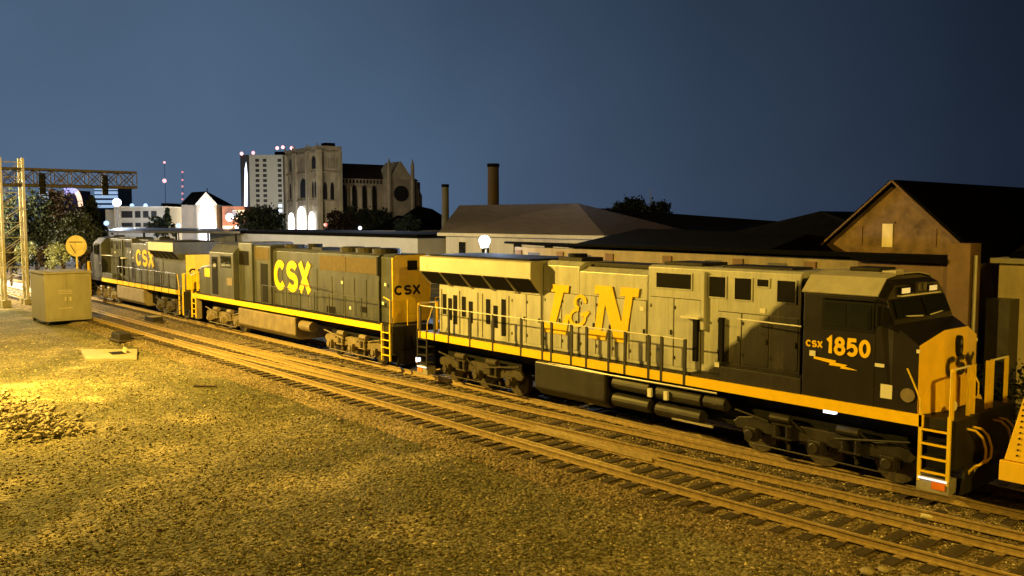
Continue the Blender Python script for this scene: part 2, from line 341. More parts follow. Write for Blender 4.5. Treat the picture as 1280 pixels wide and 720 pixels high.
def track(label, yc, x0, x1, xt, group='railway tracks'):
    t = thing('railway_track', label, 'railway track', (0, 0, 0), 0, group)
    rail_mb(lambda x: yc(x) - G2, x0, x1).build('rail', RM, t); rail_mb(lambda x: yc(x) + G2, x0, x1).build('rail', RM, t)
    x = xt
    for i in range(100):
        o = bpy.data.objects.new('tie', TM); COL.objects.link(o); o.parent = t
        o.location = (x, yc(x) + random.uniform(-.05, .05), random.uniform(-.008, .004)); o.rotation_euler = (0, 0, random.uniform(-.02, .02)); x -= .58
    b_ = MB()
    while x > -160:
        y = yc(x); b_.box((x - .115, y - 1.3, -.36), (x + .115, y + 1.3, -.18)); x -= .58
    tag(b_.build('tie', M['tie'], t), 'far ties of the track running into the distance', kind='stuff')
    return t
track('nearer rusty railway track with bare dark ties, beside the dusty yard', nearc, -240, 30, -.0, 'parallel railway tracks')
track('farther railway track with the train standing on it', lambda x: MAIN, -240, 30, -.0, 'parallel railway tracks')
def divB(x):
    if x < -47: return 17.37
    t = (x + 47) / 40; return 17.37 + 2.62 * (t ** 1.15 if t < 1 else 1 + 1.15 * (t - 1))
cx = thing('crossover_track', 'two extra rails diverging between the nearer and the farther track', 'railway switch')
rail_mb(lambda x: divB(x) + .09, -47, 1, 1.2).build('closure_rail', RM, cx)
rail_mb(lambda x: divB(x) + .09 - 1.435 if x > -44 else divB(-44) - 1.345, -46, 1, 1.2).build('closure_rail', RM, cx)
fb = MB()
for x0_, x1_, off in ((-19.5, -14.5, -.07), (-19.5, -14.5, .07)):
    fb.obox(((x0_ + x1_) / 2, 17.40 + off * 1.6, -.06), (2.3, .06, 0), (0, .03, 0), (0, 0, .055))
fb.build('frog', RM[1], cx)
for ya in (16.02, 19.62 + .65):
    g1 = MB(); g1.obox((-16.5, ya + .03, -.06), (2.2, .0, 0), (0, .028, 0), (0, 0, .06)); g1.build('guard_rail', RM[1], cx)
x = -43.0
while x < -8:                                   # long switch timbers seen between the two tracks
    if nearc(x) + 1.35 < 19.0:
        o = MB().box((-.115, -.55, -.34), (.115, .55, -.186)).build('timber', M['tie'], cx); o.location = (x, nearc(x) + 1.35 + .62, 0)
    x += 1.16
sm = thing('switch_machine', 'low dark switch machine box beside the nearer rail, left of the crossover', 'switch machine', (-49.3, 14.5, -.22))
MB().box((-.75, -.3, 0), (.75, .3, .34)).build('housing', M['steel'], sm, .03); MB().bar((0, .3, .12), (0, 1.2, .1), .025).build('throw_rod', M['steel'], sm); MB().box((-.95, -.45, -.05), (.95, .75, .02)).build('base_plank', M['tie'], sm)
sm2 = thing('switch_machine', 'dark switch machine with a pale lid between the two tracks, behind the cabinet', 'switch machine', (-56.5, 18.6, -.2))
MB().box((-.8, -.3, 0), (.8, .3, .3)).build('housing', M['steel'], sm2, .03); MB().box((-.3, -.32, .302), (.5, .32, .34)).build('lid', M['galv'], sm2)
MB().box((-2.5, -.13, -.06), (1.6, .13, .05)).build('base_plank', M['tie'], sm2)
# small rail-side clutter
for i, (x, y, s, lb) in enumerate(((-7.6, 14.95, .13, 'larger pale stone lying alone near the bottom right corner'), (-7.45, 15.25, .11, 'smaller pale stone touching the larger one near the bottom right corner'), (-25.0, 14.0, .09, 'single pale stone at the ballast toe in the middle of the yard'))):
    b_ = MB(); b_.ball((0, 0, 0), s, 9, 6, .55); b_.v = [tuple(c * random.uniform(.82, 1.12) for c in v) for v in b_.v]
    o = b_.build('stone', M['stonepale'], smooth=True); o.location = (x, y, -.19 if y > 14.3 else gz(x, y) + .03); tag(o, lb, 'stone', 'lone stones')
o = MB().box((-.45, -.14, -.1), (.45, .14, .1)).build('concrete_block', M['conc'], bevel=.02); o.location = (-6.55, 15.15, -.16); o.rotation_euler = (0, .03, .75); tag(o, 'pale concrete block half sunk in the gravel at the bottom edge', 'concrete block')
bt = thing('plastic_bottle', 'small crushed white plastic bottle lying between the rails at lower right', 'bottle', (-8.15, 18.55, -.12), .5)
MB().bar((-.13, 0, 0), (.09, 0, 0), .05, 10).build('bottle_body', M['white'], bt); MB().bar((.09, 0, 0), (.15, 0, 0), .035, 8, .018).build('bottle_cap', M['white'], bt)
o = MB().obox((0, 0, 0), (.75, .02, 0), (0, .07, 0), (0, 0, .02)).build('plank', M['wood']); o.location = (-15.2, 18.35, -.14); o.rotation_euler = (0, .02, .05); tag(o, 'thin pale broken plank lying between the tracks', 'plank')
for i, (x, y, a, lb) in enumerate(((-44.2, 11.9, .5, 'splintered dark board beside the concrete slab'), (-29.8, 17.9, .2, 'short dark board lying between the tracks near the middle'), (-10.4, 18.5, -.4, 'short dark board between the tracks under the lettered cab'), (-33.5, 12.9, .9, 'dark scrap board on the yard gravel left of the ballast toe'))):
    o = MB().obox((0, 0, 0), (.42, 0, 0), (0, .09, 0), (0, 0, .03)).build('scrap_board', M['tie']); o.location = (x, y, (-.17 if y > 14.3 else gz(x, y) + .04)); o.rotation_euler = (0, .05, a); tag(o, lb, 'scrap board', 'scrap boards')
# slab with hatch
sl = thing('concrete_slab', 'flat pale concrete slab with an open dark hatch in the left of the yard', 'concrete slab', (-44.0, 12.5, -.22), -.06)
MB().prism([(-2.4, -.9), (1.0, -1.35), (2.3, .55), (-.8, 1.35)], (0, 0, 0), (1, 0, 0), (0, 1, 0), (0, 0, 1), -.12, .04).build('slab', M['conc'], sl, .02)
MB().box((-.35, -.1, .042), (.6, .5, .055)).build('hatch_opening', M['black'], sl); MB().obox((.1, .55, .16), (.32, 0, .0), (0, .03, .12), (0, .02, 0)).build('hatch_lid', M['wood'], sl)
# ------------------------------------------------------------------ text and marks
def arc(cx, cy, rx, ry, a0, a1, n=9): return [(cx + rx * math.cos(R_(a)), cy + ry * math.sin(R_(a))) for a in np.linspace(a0, a1, n)]
GLY = {'C': (1.05, [arc(.52, .5, .42, .40, 42, 318, 15)]),
       'S': (.95, [arc(.47, .705, .35, .195, 20, 270, 11) + arc(.47, .30, .36, .21, 90, -155, 12)]),
       'X': (1.0, [[(.10, .02), (.90, .98)], [(.10, .98), (.90, .02)]]),
       '1': (.55, [[(.08, .74), (.34, .92), (.34, .0)]]),
       '8': (.9, [arc(.45, .71, .27, .21, 90, 450, 15), arc(.45, .27, .33, .24, 90, 450, 15)]),
       '5': (.9, [[(.78, .92), (.22, .92), (.17, .50)] + arc(.43, .32, .34, .27, 110, -145, 12)]),
       '0': (.9, [arc(.45, .49, .32, .42, 90, 450, 18)]),
       '&': (.95, [arc(.50, .76, .25, .19, -5, 262, 13), arc(.46, .28, .36, .25, 88, 372, 16) + [(.97, .50)], [(.62, .37), (.95, .47)]])}
def lettering(s, name, x0, x1, z0, z1, y, side, m, parent, bold=.1, shear=0, axis='y'):
    """block letters drawn as thick ribbons inside a box, on a side (axis y) or an end face (axis x)"""
    tot = sum(GLY[c][0] for c in s) + .12 * (len(s) - 1); u = 0; W = x1 - x0; Hh = z1 - z0
    for c in s:
        gw, strokes = GLY[c]; b_ = MB(); k_s = 0
        for st in strokes:
            k_s += 1
            P = [Vector((x_ * 1.0 + u, y_)) for x_, y_ in st]; P = [Vector((p.x / tot * W, p.y * Hh)) for p in P]; h = bold * Hh * .5
            closed = (P[0] - P[-1]).length < 1e-4; L_ = []; R2 = []
            for i, p in enumerate(P):
                a_ = P[i - 1] if i else (P[-2] if closed else p); c_ = P[i + 1] if i < len(P) - 1 else (P[1] if closed else p)
                d1 = (p - a_).normalized() if (p - a_).length > 1e-6 else None; d2 = (c_ - p).normalized() if (c_ - p).length > 1e-6 else None
                d_ = ((d1 or d2) + (d2 or d1)).normalized(); n_ = Vector((-d_.y, d_.x)); k = 1 / max(.5, n_.dot(Vector((-(d2 or d1).y, (d2 or d1).x))))
                L_.append(p + n_ * h * k); R2.append(p - n_ * h * k)
            for i in range(len(P) - 1):
                q = [L_[i], L_[i + 1], R2[i + 1], R2[i]]; V = []
                for t in (.003, .008 + .0035 * k_s + .0016 * (i % 2)):
                    for p in q:
                        uu = p.x + (p.y / Hh - .5) * shear
                        if axis == 'y': V.append(((x0 + uu) if side < 0 else (x1 - uu), y + side * t, z0 + p.y))
                        else: V.append((y + side * t, (x0 + uu) if side > 0 else (x1 - uu), z0 + p.y))
                b_.add(V, [(0, 1, 2, 3), (4, 5, 6, 7), (0, 1, 5, 4), (1, 2, 6, 5), (2, 3, 7, 6), (3, 0, 4, 7)])
        u += gw + .12; o_ = b_.build('digit' if c.isdigit() else ('ampersand' if c == '&' else 'letter'), m, parent)
    return o_
def polys(name, plist, x0, z0, w_, h_, y, side, m, parent, shear=0):
    b_ = MB()
    for pl in plist:
        q = []
        for u_, v_ in pl:
            X = x0 + u_ * w_ + (v_) * shear if side < 0 else x0 + w_ - u_ * w_ - v_ * shear + shear * 0
            q.append((X, z0 + v_ * h_))
        b_.prism(q, (0, 0, 0), (1, 0, 0), (0, 0, 1), (0, 1, 0), y + side * .003, y + side * .014)
    return b_.build(name, m, parent)
# ------------------------------------------------------------------ locomotive
def livery(name, xs_, dx):                      # grey body, dark blue towards the cab, meeting on a ragged diagonal
    m = bpy.data.materials.new(name); m.use_nodes = True; n = m.node_tree.nodes; l = m.node_tree.links; b = n['Principled BSDF']; b.inputs['Roughness'].default_value = .42; b.inputs['Metallic'].default_value = .1
    t = n.new('ShaderNodeTexCoord'); s = n.new('ShaderNodeSeparateXYZ'); l.new(t.outputs['Object'], s.inputs[0])
    ns = n.new('ShaderNodeTexNoise'); ns.inputs['Scale'].default_value = 1.3; ns.inputs['Detail'].default_value = 6; l.new(t.outputs['Object'], ns.inputs['Vector'])
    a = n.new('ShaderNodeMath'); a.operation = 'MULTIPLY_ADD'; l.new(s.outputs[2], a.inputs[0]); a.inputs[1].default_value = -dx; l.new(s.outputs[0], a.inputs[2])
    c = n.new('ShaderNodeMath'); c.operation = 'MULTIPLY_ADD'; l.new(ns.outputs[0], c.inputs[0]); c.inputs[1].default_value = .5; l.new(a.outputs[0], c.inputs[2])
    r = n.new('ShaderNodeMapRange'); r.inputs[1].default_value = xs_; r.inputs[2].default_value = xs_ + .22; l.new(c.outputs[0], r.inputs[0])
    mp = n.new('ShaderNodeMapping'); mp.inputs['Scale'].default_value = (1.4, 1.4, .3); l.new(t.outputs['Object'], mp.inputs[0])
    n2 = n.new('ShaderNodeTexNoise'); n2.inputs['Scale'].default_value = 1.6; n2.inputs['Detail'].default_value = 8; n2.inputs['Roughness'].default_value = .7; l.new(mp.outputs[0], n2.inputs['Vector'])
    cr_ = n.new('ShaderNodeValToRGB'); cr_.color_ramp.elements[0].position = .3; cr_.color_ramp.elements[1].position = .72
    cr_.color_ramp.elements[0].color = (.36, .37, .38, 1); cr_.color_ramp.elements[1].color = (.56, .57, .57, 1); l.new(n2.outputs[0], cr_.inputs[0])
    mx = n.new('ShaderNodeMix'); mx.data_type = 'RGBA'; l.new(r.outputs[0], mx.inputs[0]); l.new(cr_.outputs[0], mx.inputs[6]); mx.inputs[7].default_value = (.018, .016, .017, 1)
    mp3 = n.new('ShaderNodeMapping'); mp3.inputs['Scale'].default_value = (5, 5, .35); l.new(t.outputs['Object'], mp3.inputs[0])
    n3 = n.new('ShaderNodeTexNoise'); n3.inputs['Scale'].default_value = 1.5; n3.inputs['Detail'].default_value = 9; n3.inputs['Roughness'].default_value = .75; l.new(mp3.outputs[0], n3.inputs['Vector'])
    r3 = n.new('ShaderNodeMapRange'); r3.inputs[1].default_value = .52; r3.inputs[2].default_value = .78; r3.inputs[4].default_value = .65; l.new(n3.outputs[0], r3.inputs[0])
    m3 = n.new('ShaderNodeMix'); m3.data_type = 'RGBA'; l.new(r3.outputs[0], m3.inputs[0]); l.new(mx.outputs[2], m3.inputs[6]); m3.inputs[7].default_value = (.12, .09, .06, 1)
    n4 = n.new('ShaderNodeTexNoise'); n4.inputs['Scale'].default_value = 1.8; l.new(t.outputs['Object'], n4.inputs['Vector']); bp = n.new('ShaderNodeBump'); bp.inputs['Strength'].default_value = .5; bp.inputs['Distance'].default_value = .03; l.new(n4.outputs[0], bp.inputs['Height']); l.new(bp.outputs[0], b.inputs['Normal'])
    l.new(m3.outputs[2], b.inputs['Base Color']); return m
M['heritage'] = livery('grey_and_blue_livery', .95, 1.12)
def wheelset(parent, x, y, r=.53):
    for s in (-1, 1):
        b_ = MB(); b_.bar((x, y + s * .70, r), (x, y + s * .83, r), r, 28); b_.bar((x, y + s * .66, r), (x, y + s * .70, r), r + .03, 28); b_.bar((x, y + s * .83, r), (x, y + s * .90, r), .16, 14)
        b_.build('wheel', M['wheel'], parent)
    MB().bar((x, y - .66, r), (x, y + .66, r), .09, 10).build('axle', M['wheel'], parent)
def truck(parent, xc, m, wb=1.85, hi=None):
    t = bpy.data.objects.new('truck', None); COL.objects.link(t); t.parent = parent; t.location = (xc, 0, 0)
    for x in (-wb, 0, wb): wheelset(t, x, 0)
    for s in (-1, 1):
        b_ = MB(); y0, y1 = s * .98, s * 1.16; w_ = wb
        poly = [(-w_ - .62, .78), (-w_ - .45, .92), (-w_ + .1, 1.0), (-w_ * .55, .86), (-.45, .98), (.45, .98), (w_ * .55, .86), (w_ - .1, 1.0), (w_ + .45, .92), (w_ + .62, .78), (w_ + .5, .62), (w_ * .72, .60), (w_ * .5, .48), (w_ * .28, .60), (-w_ * .28, .60), (-w_ * .5, .48), (-w_ * .72, .60), (-w_ - .5, .62)]
        b_.xz(poly, min(y0, y1), max(y0, y1)); b_.build('side_frame', m, t, .015)
        for x in (-w_, 0, w_):
            j = MB(); j.box((x - .17, s * 1.12, .36), (x + .17, s * 1.30, .72)); j.bar((x, s * 1.28, .54), (x, s * 1.36, .54), .13, 12); j.box((x - .22, s * 1.0, .42), (x + .22, s * 1.14, .60)); j.build('journal_box', hi or m, t, .015)
        for x in (-w_ * .5, w_ * .5):
            j = MB(); j.box((x - .28, s * 1.14, .585), (x + .28, s * 1.30, .625)); j.box((x - .28, s * 1.14, .935), (x + .28, s * 1.30, .97))
            for dx in (-.17, .17):
                for k_ in range(6): j.bar((x + dx, s * 1.22, .62 + k_ * .055), (x + dx, s * 1.22, .65 + k_ * .055), .085, 10)
            j.build('coil_spring', m, t)
            j = MB(); j.bar((x - .35, s * 1.20, 1.10), (x + .2, s * 1.20, 1.10), .115, 12); j.bar((x + .2, s * 1.2, 1.1), (x + .55, s * 1.18, .85), .03, 6); j.build('brake_cylinder', hi or m, t)
            j = MB(); j.box((x - .06, s * .78, .25), (x + .02, s * .92, .75)); j.bar((x - .02, s * .95, .4), (x + .0, s * .95, 1.05), .035); j.build('brake_shoe', m, t)
        j = MB(); j.bar((-w_ - .5, s * 1.24, 1.12), (-w_ + .5, s * 1.22, .95), .03); j.bar((w_ * .3, s * 1.30, .88), (w_ + .5, s * 1.24, 1.12), .03); j.bar((-w_, s * 1.25, .30), (w_, s * 1.25, .30), .022); j.build('brake_rod', m, t)
    MB().box((-wb - .3, -.95, .75), (wb + .3, .95, 1.15)).build('bolster', M['black'], t)
    return t
def stairs(parent, x, fwd, m, sm_, box=True, edge=None):
    """corner steps on both sides: x = inner edge, fwd = +1 / -1 towards the end of the unit"""
    for s in (-1, 1):
        st = bpy.data.objects.new('steps', None); COL.objects.link(st); st.parent = parent
        ya, yb = s * 1.18, s * 1.53
        MB().box((x, ya, .32), (x + fwd * .62, ya - s * .04, 1.80)).build('step_back', M['black'], st)
        for xx in (x, x + fwd * .62): MB().prism([(-.035, 0), (.035, 0), (.035, 1.52), (-.035, 1.52)], (xx, yb, .40), (1, 0, 0), (0, 0, 1), (0, 1, 0), -.03, .03).build('step_stringer', sm_, st)
        for z in (.62, .93, 1.24, 1.55):
            MB().box((x + fwd * .03, ya, z), (x + fwd * .59, yb, z + .03)).build('tread', m, st); 
            MB().box((x + fwd * .03, yb - s * .0, z - .012), (x + fwd * .59, yb + s * .035, z + .034)).build('tread_edge', edge or M['stripe'], st)
        if box:
            MB().box((x - fwd * .04, ya, .20), (x + fwd * .66, yb + s * .02, .52)).build('step_box', M['galv'], st); MB().box((x + fwd * .30, yb + s * .022, .28), (x + fwd * .58, yb + s * .04, .44)).build('marker_plate', M['orange'], st)
            MB().box((x + fwd * .0, yb + s * .022, .46), (x + fwd * .62, yb + s * .05, .50)).build('step_light', M['steplight'], st)
M['steplight_glint'] = glow('step_light_and_glint', (.80, .86, 1), 2.5); M['steplight'] = glow('step_light', (.75, .82, 1), .9)
M['orange'] = mat('orange_reflector', (.85, .22, .03), .4, 0, .1, 5)
def handrails(parent, xs_, y, z0, z1, m, mt, wires=()):
    for s in (-1, 1):
        for x in xs_: MB().bar((x, s * y, z0), (x, s * y, z1), .027, 6).build('handrail_post', m, parent)
        MB().bar((min(xs_), s * y, z1), (max(xs_), s * y, z1), .02, 6).build('handrail', mt, parent)
def windowish(name, parent, rects, y, z, m, mf=None, d=.03):
    pass
def panel(name, x0, x1, z0, z1, y, m, parent, t=.02, frame=None):
    for s in (-1, 1):
        o = MB().box((x0, s * y, z0), (x1, s * (y + t), z1)).build(name, m, parent)
        if frame:
            f_ = MB(); q = .035
            f_.box((x0 - q, s * (y + .0), z0 - q), (x1 + q, s * (y + t + .012), z0)); f_.box((x0 - q, s * y, z1), (x1 + q, s * (y + t + .012), z1 + q))
            f_.box((x0 - q, s * y, z0), (x0, s * (y + t + .012), z1)); f_.box((x1, s * y, z0), (x1 + q, s * (y + t + .012), z1)); f_.build('frame', frame, o)
def doors(xs_, z0, z1, y, m, parent):
    """row of hood access doors: raised panels with latch"""
    for s in (-1, 1):
        for a, b_ in zip(xs_[:-1], xs_[1:]):
            d = MB().box((a + .02, s * y, z0), (b_ - .02, s * (y + .018), z1)).build('hood_door', m, parent, .006)
            MB().box((b_ - .12, s * (y + .018), (z0 + z1) / 2 - .07), (b_ - .07, s * (y + .045), (z0 + z1) / 2 + .07)).build('latch', M['steel'], d)
            q = MB(); q.box((b_ - .016, s * (y + .001), z0), (b_ + .016, s * (y + .004), z1)); q.box((a + .02, s * (y + .001), z1 + .003), (b_ + .016, s * (y + .004), z1 + .025)); q.build('seam', M['seam'], d)
            for zz_ in (z0 + .25, z1 - .25): MB().box((a + .03, s * (y + .018), zz_ - .05), (a + .07, s * (y + .03), zz_ + .05)).build('hinge', M['steel'], d)
def ge_loco(label, xc, rz, heritage):
    t = thing('locomotive', label, 'locomotive', (xc, MAIN, 0), rz, 'diesel locomotives of the passing train')
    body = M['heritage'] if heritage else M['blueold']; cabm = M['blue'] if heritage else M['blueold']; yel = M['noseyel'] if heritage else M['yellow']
    wx = -10.1 if heritage else -8.65               # radiator wing rear end
    we = -3.7 if heritage else -4.15
    hr = -9.6 if heritage else -9.25
    # frame and sill
    MB().box((-10.25, -1.50, 1.60), (9.95, 1.50, 1.83)).build('deck', M['steel'], t)
    for s in (-1, 1):
        MB().box((-10.16 if heritage else -9.3, s * 1.502, 1.60), (9.36 if heritage else 6.2, s * 1.56, 1.865)).build('sill_stripe', M['stripe'], t)
    MB().box((-9.6, -.75, 1.15), (9.6, .75, 1.60)).build('frame_beam', M['steel'], t)
    # hood
    hw = .95
    def hoodsec(x0, x1, top, name='hood', ch=.28):
        MB().yz([(-hw, 1.84), (hw, 1.84), (hw, top - ch * .5), (hw - ch, top), (-hw + ch, top), (-hw, top - ch * .5)], x0, x1).build(name, body, t, .02)
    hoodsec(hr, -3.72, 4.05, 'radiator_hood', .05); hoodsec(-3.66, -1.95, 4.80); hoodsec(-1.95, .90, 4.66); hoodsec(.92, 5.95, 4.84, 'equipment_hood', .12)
    # radiator wing
    wg = MB().yz([(-.95, 3.70), (.95, 3.70), (1.49, 4.20), (1.49, 4.74), (1.40, 4.78), (-1.40, 4.78), (-1.49, 4.74), (-1.49, 4.20)], wx, we).build('radiator_wing', M['grey'] if heritage else body, t, .015)
    n = 5; L = we - wx
    for s in (-1, 1):
        for i in range(n):
            a = wx + L * (i + .07) / n; b_ = wx + L * (i + .93) / n
            MB().add([(a, s * .99, 3.72), (b_, s * .99, 3.72), (b_, s * 1.50, 4.187), (a, s * 1.50, 4.187), (a, s * 1.01, 3.70), (b_, s * 1.01, 3.70), (b_, s * 1.515, 4.165), (a, s * 1.515, 4.165)],
                     [(0, 1, 2, 3), (4, 5, 6, 7), (0, 1, 5, 4), (1, 2, 6, 5), (2, 3, 7, 6), (3, 0, 4, 7)]).build('screen', M['screen'], wg)
        for i in range(n + 1):
            a = wx + L * i / n; MB().bar((a, s * .99, 3.66), (a, s * 1.49, 4.20), .045, 5).build('strut', M['grey'] if heritage else body, wg)
        MB().box((wx - .005, s * 1.492, 4.20), (we + .005, s * 1.505, 4.74)).build('side_panel', M['palegrey_highlight'], wg)  # brighter grey paints in the light on the wing side
    MB().box((wx + .3, -1.25, 4.782), (we - .3, 1.25, 4.84)).build('radiator_grille', M['screen'], t)
    # louvre slots of radiator hood
    if heritage:
        for s in (-1, 1):
            for (a, zt, zb) in ((-9.38, 3.32, 2.55), (-9.02, 3.18, 2.35), (-8.70, 3.32, 2.22), (-8.16, 3.30, 2.55), (-7.74, 3.15, 2.35), (-6.72, 3.30, 2.40), (-6.30, 3.10, 2.30), (-5.85, 3.36, 2.05)):
                MB().box((a, s * hw, zb), (a + .24, s * (hw + .012), zt)).build('louvre', M['screen'], t)
            for a in (-9.5, -8.35, -7.25, -6.98, -5.5): MB().box((a, s * hw, 1.9), (a + .06, s * (hw + .03), 3.5)).build('seam', M['grey'], t)
    doors([-5.3, -4.5, -3.75] , 1.95, 3.6, hw, body, t)
    doors([-3.6, -2.75, -1.97], 1.95, 3.75, hw, body, t); doors([-1.9, -1.2, -.5, .2, .88], 1.95, 3.75, hw, body, t)
    # roof clutter: exhaust, hatches
    MB().box((-3.4, -.5, 4.8), (-2.3, .5, 4.92)).build('exhaust_hatch', M['steel'], t); MB().box((-1.7, -.55, 4.66), (.7, .55, 4.80)).build('roof_hatch', M['steel'], t, .03)
    MB().bar((-3.0, 0, 4.9), (-3.0, 0, 5.03), .33, 14).build('exhaust_stack', M['black'], t)
    MB().box((1.2, -.6, 4.84), (2.6, .6, 4.93)).build('dynamic_brake_hatch', M['steel'], t, .02); MB().box((3.2, -.5, 4.84), (5.4, .5, 4.90)).build('roof_hatch', M['steel'], t, .02)
    # panels of the equipment hood
    for (x0, x1, z0, z1) in ((1.24, 2.50, 4.20, 4.62), (3.12, 3.66, 4.05, 4.60), (3.96, 4.48, 4.03, 4.60), (4.66, 5.0, 4.42, 4.60), (5.26, 5.78, 4.05, 4.60)):
        panel('vent', x0, x1, z0, z1, hw, M['screen'], t, .012, body)
    doors([1.0, 1.9, 2.85], 1.95, 3.9, hw, body, t); doors([3.4, 4.2, 5.05, 5.9], 2.3, 3.65, hw, body, t)
    for s in (-1, 1):
        MB().box((2.90, s * hw, 3.1), (3.02, s * (hw + .10), 4.72)).build('vertical_duct', body, t, .01)
        MB().box((2.3, s * hw, 3.40), (2.9, s * (hw + .22), 3.46)).build('step_ledge', M['white'], t)
        MB().box((3.52, s * (hw + .02), 2.30), (3.66, s * (hw + .12), 3.5)).build('air_cleaner_post', M['screen'], t)
        MB().box((2.66, s * hw, 2.2), (2.80, s * (hw + .12), 3.40)).build('air_cleaner_post', M['screen'], t)
        MB().box((4.75, s * hw, 3.72), (4.92, s * (hw + .02), 3.84)).build('decal', M['white'], t)
        for x, z in ((3.35, 2.12), (4.85, 2.06), (6.55, 2.86), (.62, 3.45)): MB().box((x, s * (1.5 if x > 6 else hw + .02), z), (x + .15, s * ((1.5 if x > 6 else hw) + .03), z + .13)).build('decal', M['white'], t)
        # lower equipment cabinet beneath the cab side
        MB().box((3.9, s * hw, 1.84), (6.3, s * 1.48, 2.25)).build('side_cabinet', body, t, .01)
    MB().box((2.85, -1.48, 1.84), (3.9, 1.48, 1.95)).build('walkway_step', M['steel'], t)
    # cab
    cb = MB().yz([(-1.50, 1.84), (1.50, 1.84), (1.50, 4.38), (1.12, 4.76), (.5, 4.86), (-.5, 4.86), (-1.12, 4.76), (-1.50, 4.38)], 6.35, 8.2).build('cab', cabm, t, .02)
    MB().add([(8.2, -1.5, 1.84), (8.2, 1.5, 1.84), (8.2, 1.5, 4.38), (8.2, 1.12, 4.76), (8.2, -1.12, 4.76), (8.2, -1.5, 4.38),
              (8.62, -1.5, 1.84), (8.62, 1.5, 1.84), (8.62, 1.5, 3.82), (8.40, 1.12, 4.66), (8.40, -1.12, 4.66), (8.62, -1.5, 3.82), (8.42, 1.46, 4.36), (8.42, -1.46, 4.36)],
             [(6, 7, 8, 11), (0, 6, 11, 13, 5), (1, 2, 12, 8, 7), (11, 8, 12, 13), (13, 12, 9, 10), (5, 13, 10, 4), (2, 3, 9, 12), (4, 10, 9, 3), (0, 1, 7, 6)]).build('cab_front', cabm, t, .01)
    # roof panel, paler on the heritage unit to paint in light from above
    rfm = M['roof'] if heritage else M['blueold']
    for s in (-1, 1): MB().add([(6.30, s * 1.515, 4.40), (8.22, s * 1.515, 4.40), (8.22, s * 1.12, 4.79), (6.30, s * 1.12, 4.79), (6.30, s * 1.53, 4.42), (8.22, s * 1.53, 4.42), (8.22, s * 1.13, 4.815), (6.30, s * 1.13, 4.815)], [(0, 1, 2, 3), (4, 5, 6, 7), (0, 1, 5, 4), (1, 2, 6, 5), (2, 3, 7, 6), (3, 0, 4, 7)]).build('roof_panel', rfm, cb)
    MB().yz([(-1.12, 4.79), (-.5, 4.88), (.5, 4.88), (1.12, 4.79), (1.12, 4.815), (.5, 4.905), (-.5, 4.905), (-1.12, 4.815)], 6.30, 8.22).build('roof_panel', rfm, cb)
    MB().box((6.9, -.4, 4.905), (7.7, .4, 5.0)).build('air_conditioner', M['steel'], cb, .03)
    hn = MB(); [hn.bar((7.9, y, 4.93), (8.25, y, 4.93), .03, 8, .07) for y in (-.55, -.42, -.68)]; hn.build('horn', M['galv'], cb)
    # side windows
    for s in (-1, 1):
        wf = MB().box((6.85, s * 1.50, 3.55), (8.15, s * 1.515, 4.28)).build('window', M['black'], cb)
        for a, b_ in ((6.92, 7.46), (7.53, 8.08)): MB().box((a, s * 1.515, 3.63), (b_, s * 1.522, 4.2)).build('pane', M['glass'], wf)
        MB().box((6.8, s * 1.50, 4.30), (8.2, s * 1.60, 4.33)).build('sunshade', cabm, cb)
        mi = MB(); mi.box((8.28, s * 1.52, 3.75), (8.33, s * 1.72, 4.2)); mi.build('mirror', M['black'], cb)
    # windshields, number boards
    for s in (-1, 1):
        ws = MB().add([(8.635, s * .10, 3.93), (8.635, s * 1.36, 3.93), (8.475, s * 1.28, 4.34), (8.475, s * .10, 4.34), (8.625, s * .10, 3.93), (8.625, s * 1.36, 3.93), (8.465, s * 1.28, 4.34), (8.465, s * .10, 4.34)],
                 [(0, 1, 2, 3), (4, 5, 6, 7), (0, 1, 5, 4), (1, 2, 6, 5), (2, 3, 7, 6), (3, 0, 4, 7)]).build('windshield', M['glass'], cb)
        MB().bar((8.66, s * .2, 3.92), (8.60, s * 1.1, 3.96), .018, 5).build('wiper', M['white'], ws)
        nb = MB().box((8.36, s * .45, 4.44), (8.475, s * .95, 4.60)).build('number_board', M['black'], cb); MB().box((8.477, s * .50, 4.46), (8.483, s * .90, 4.58)).build('lit_face', M['numlit'], nb)
    MB().box((8.3, -1.0, 4.395), (8.53, 1.0, 4.42)).build('visor', M['white'], cb)
    hl = MB().box((8.3, -.3, 4.45), (8.52, .3, 4.72)).build('headlight', cabm, cb, .03)
    for y in (-.14, .14): MB().bar((8.52, y, 4.58), (8.53, y, 4.58), .09, 14).build('lens', M['glass'], hl)
    # nose
    ns = MB(); V = []
    for y, z in ((-1.5, 3.39), (-.55, 3.62), (.55, 3.62), (1.5, 3.39)): pass
    A = [(8.62, -1.5, 1.84), (8.62, 1.5, 1.84), (8.62, 1.5, 3.80), (8.62, -1.5, 3.80), (9.20, -1.5, 1.84), (9.42, -.62, 1.84), (9.42, .62, 1.84), (9.20, 1.5, 1.84), (9.20, 1.5, 3.38), (9.34, .62, 3.66), (9.34, -.62, 3.66), (9.20, -1.5, 3.38)]
    ns.add(A, [(0, 4, 11, 3), (1, 2, 8, 7), (3, 11, 10, 9, 8, 2), (0, 1, 7, 6, 5, 4)]); no = ns.build('nose', cabm, t)
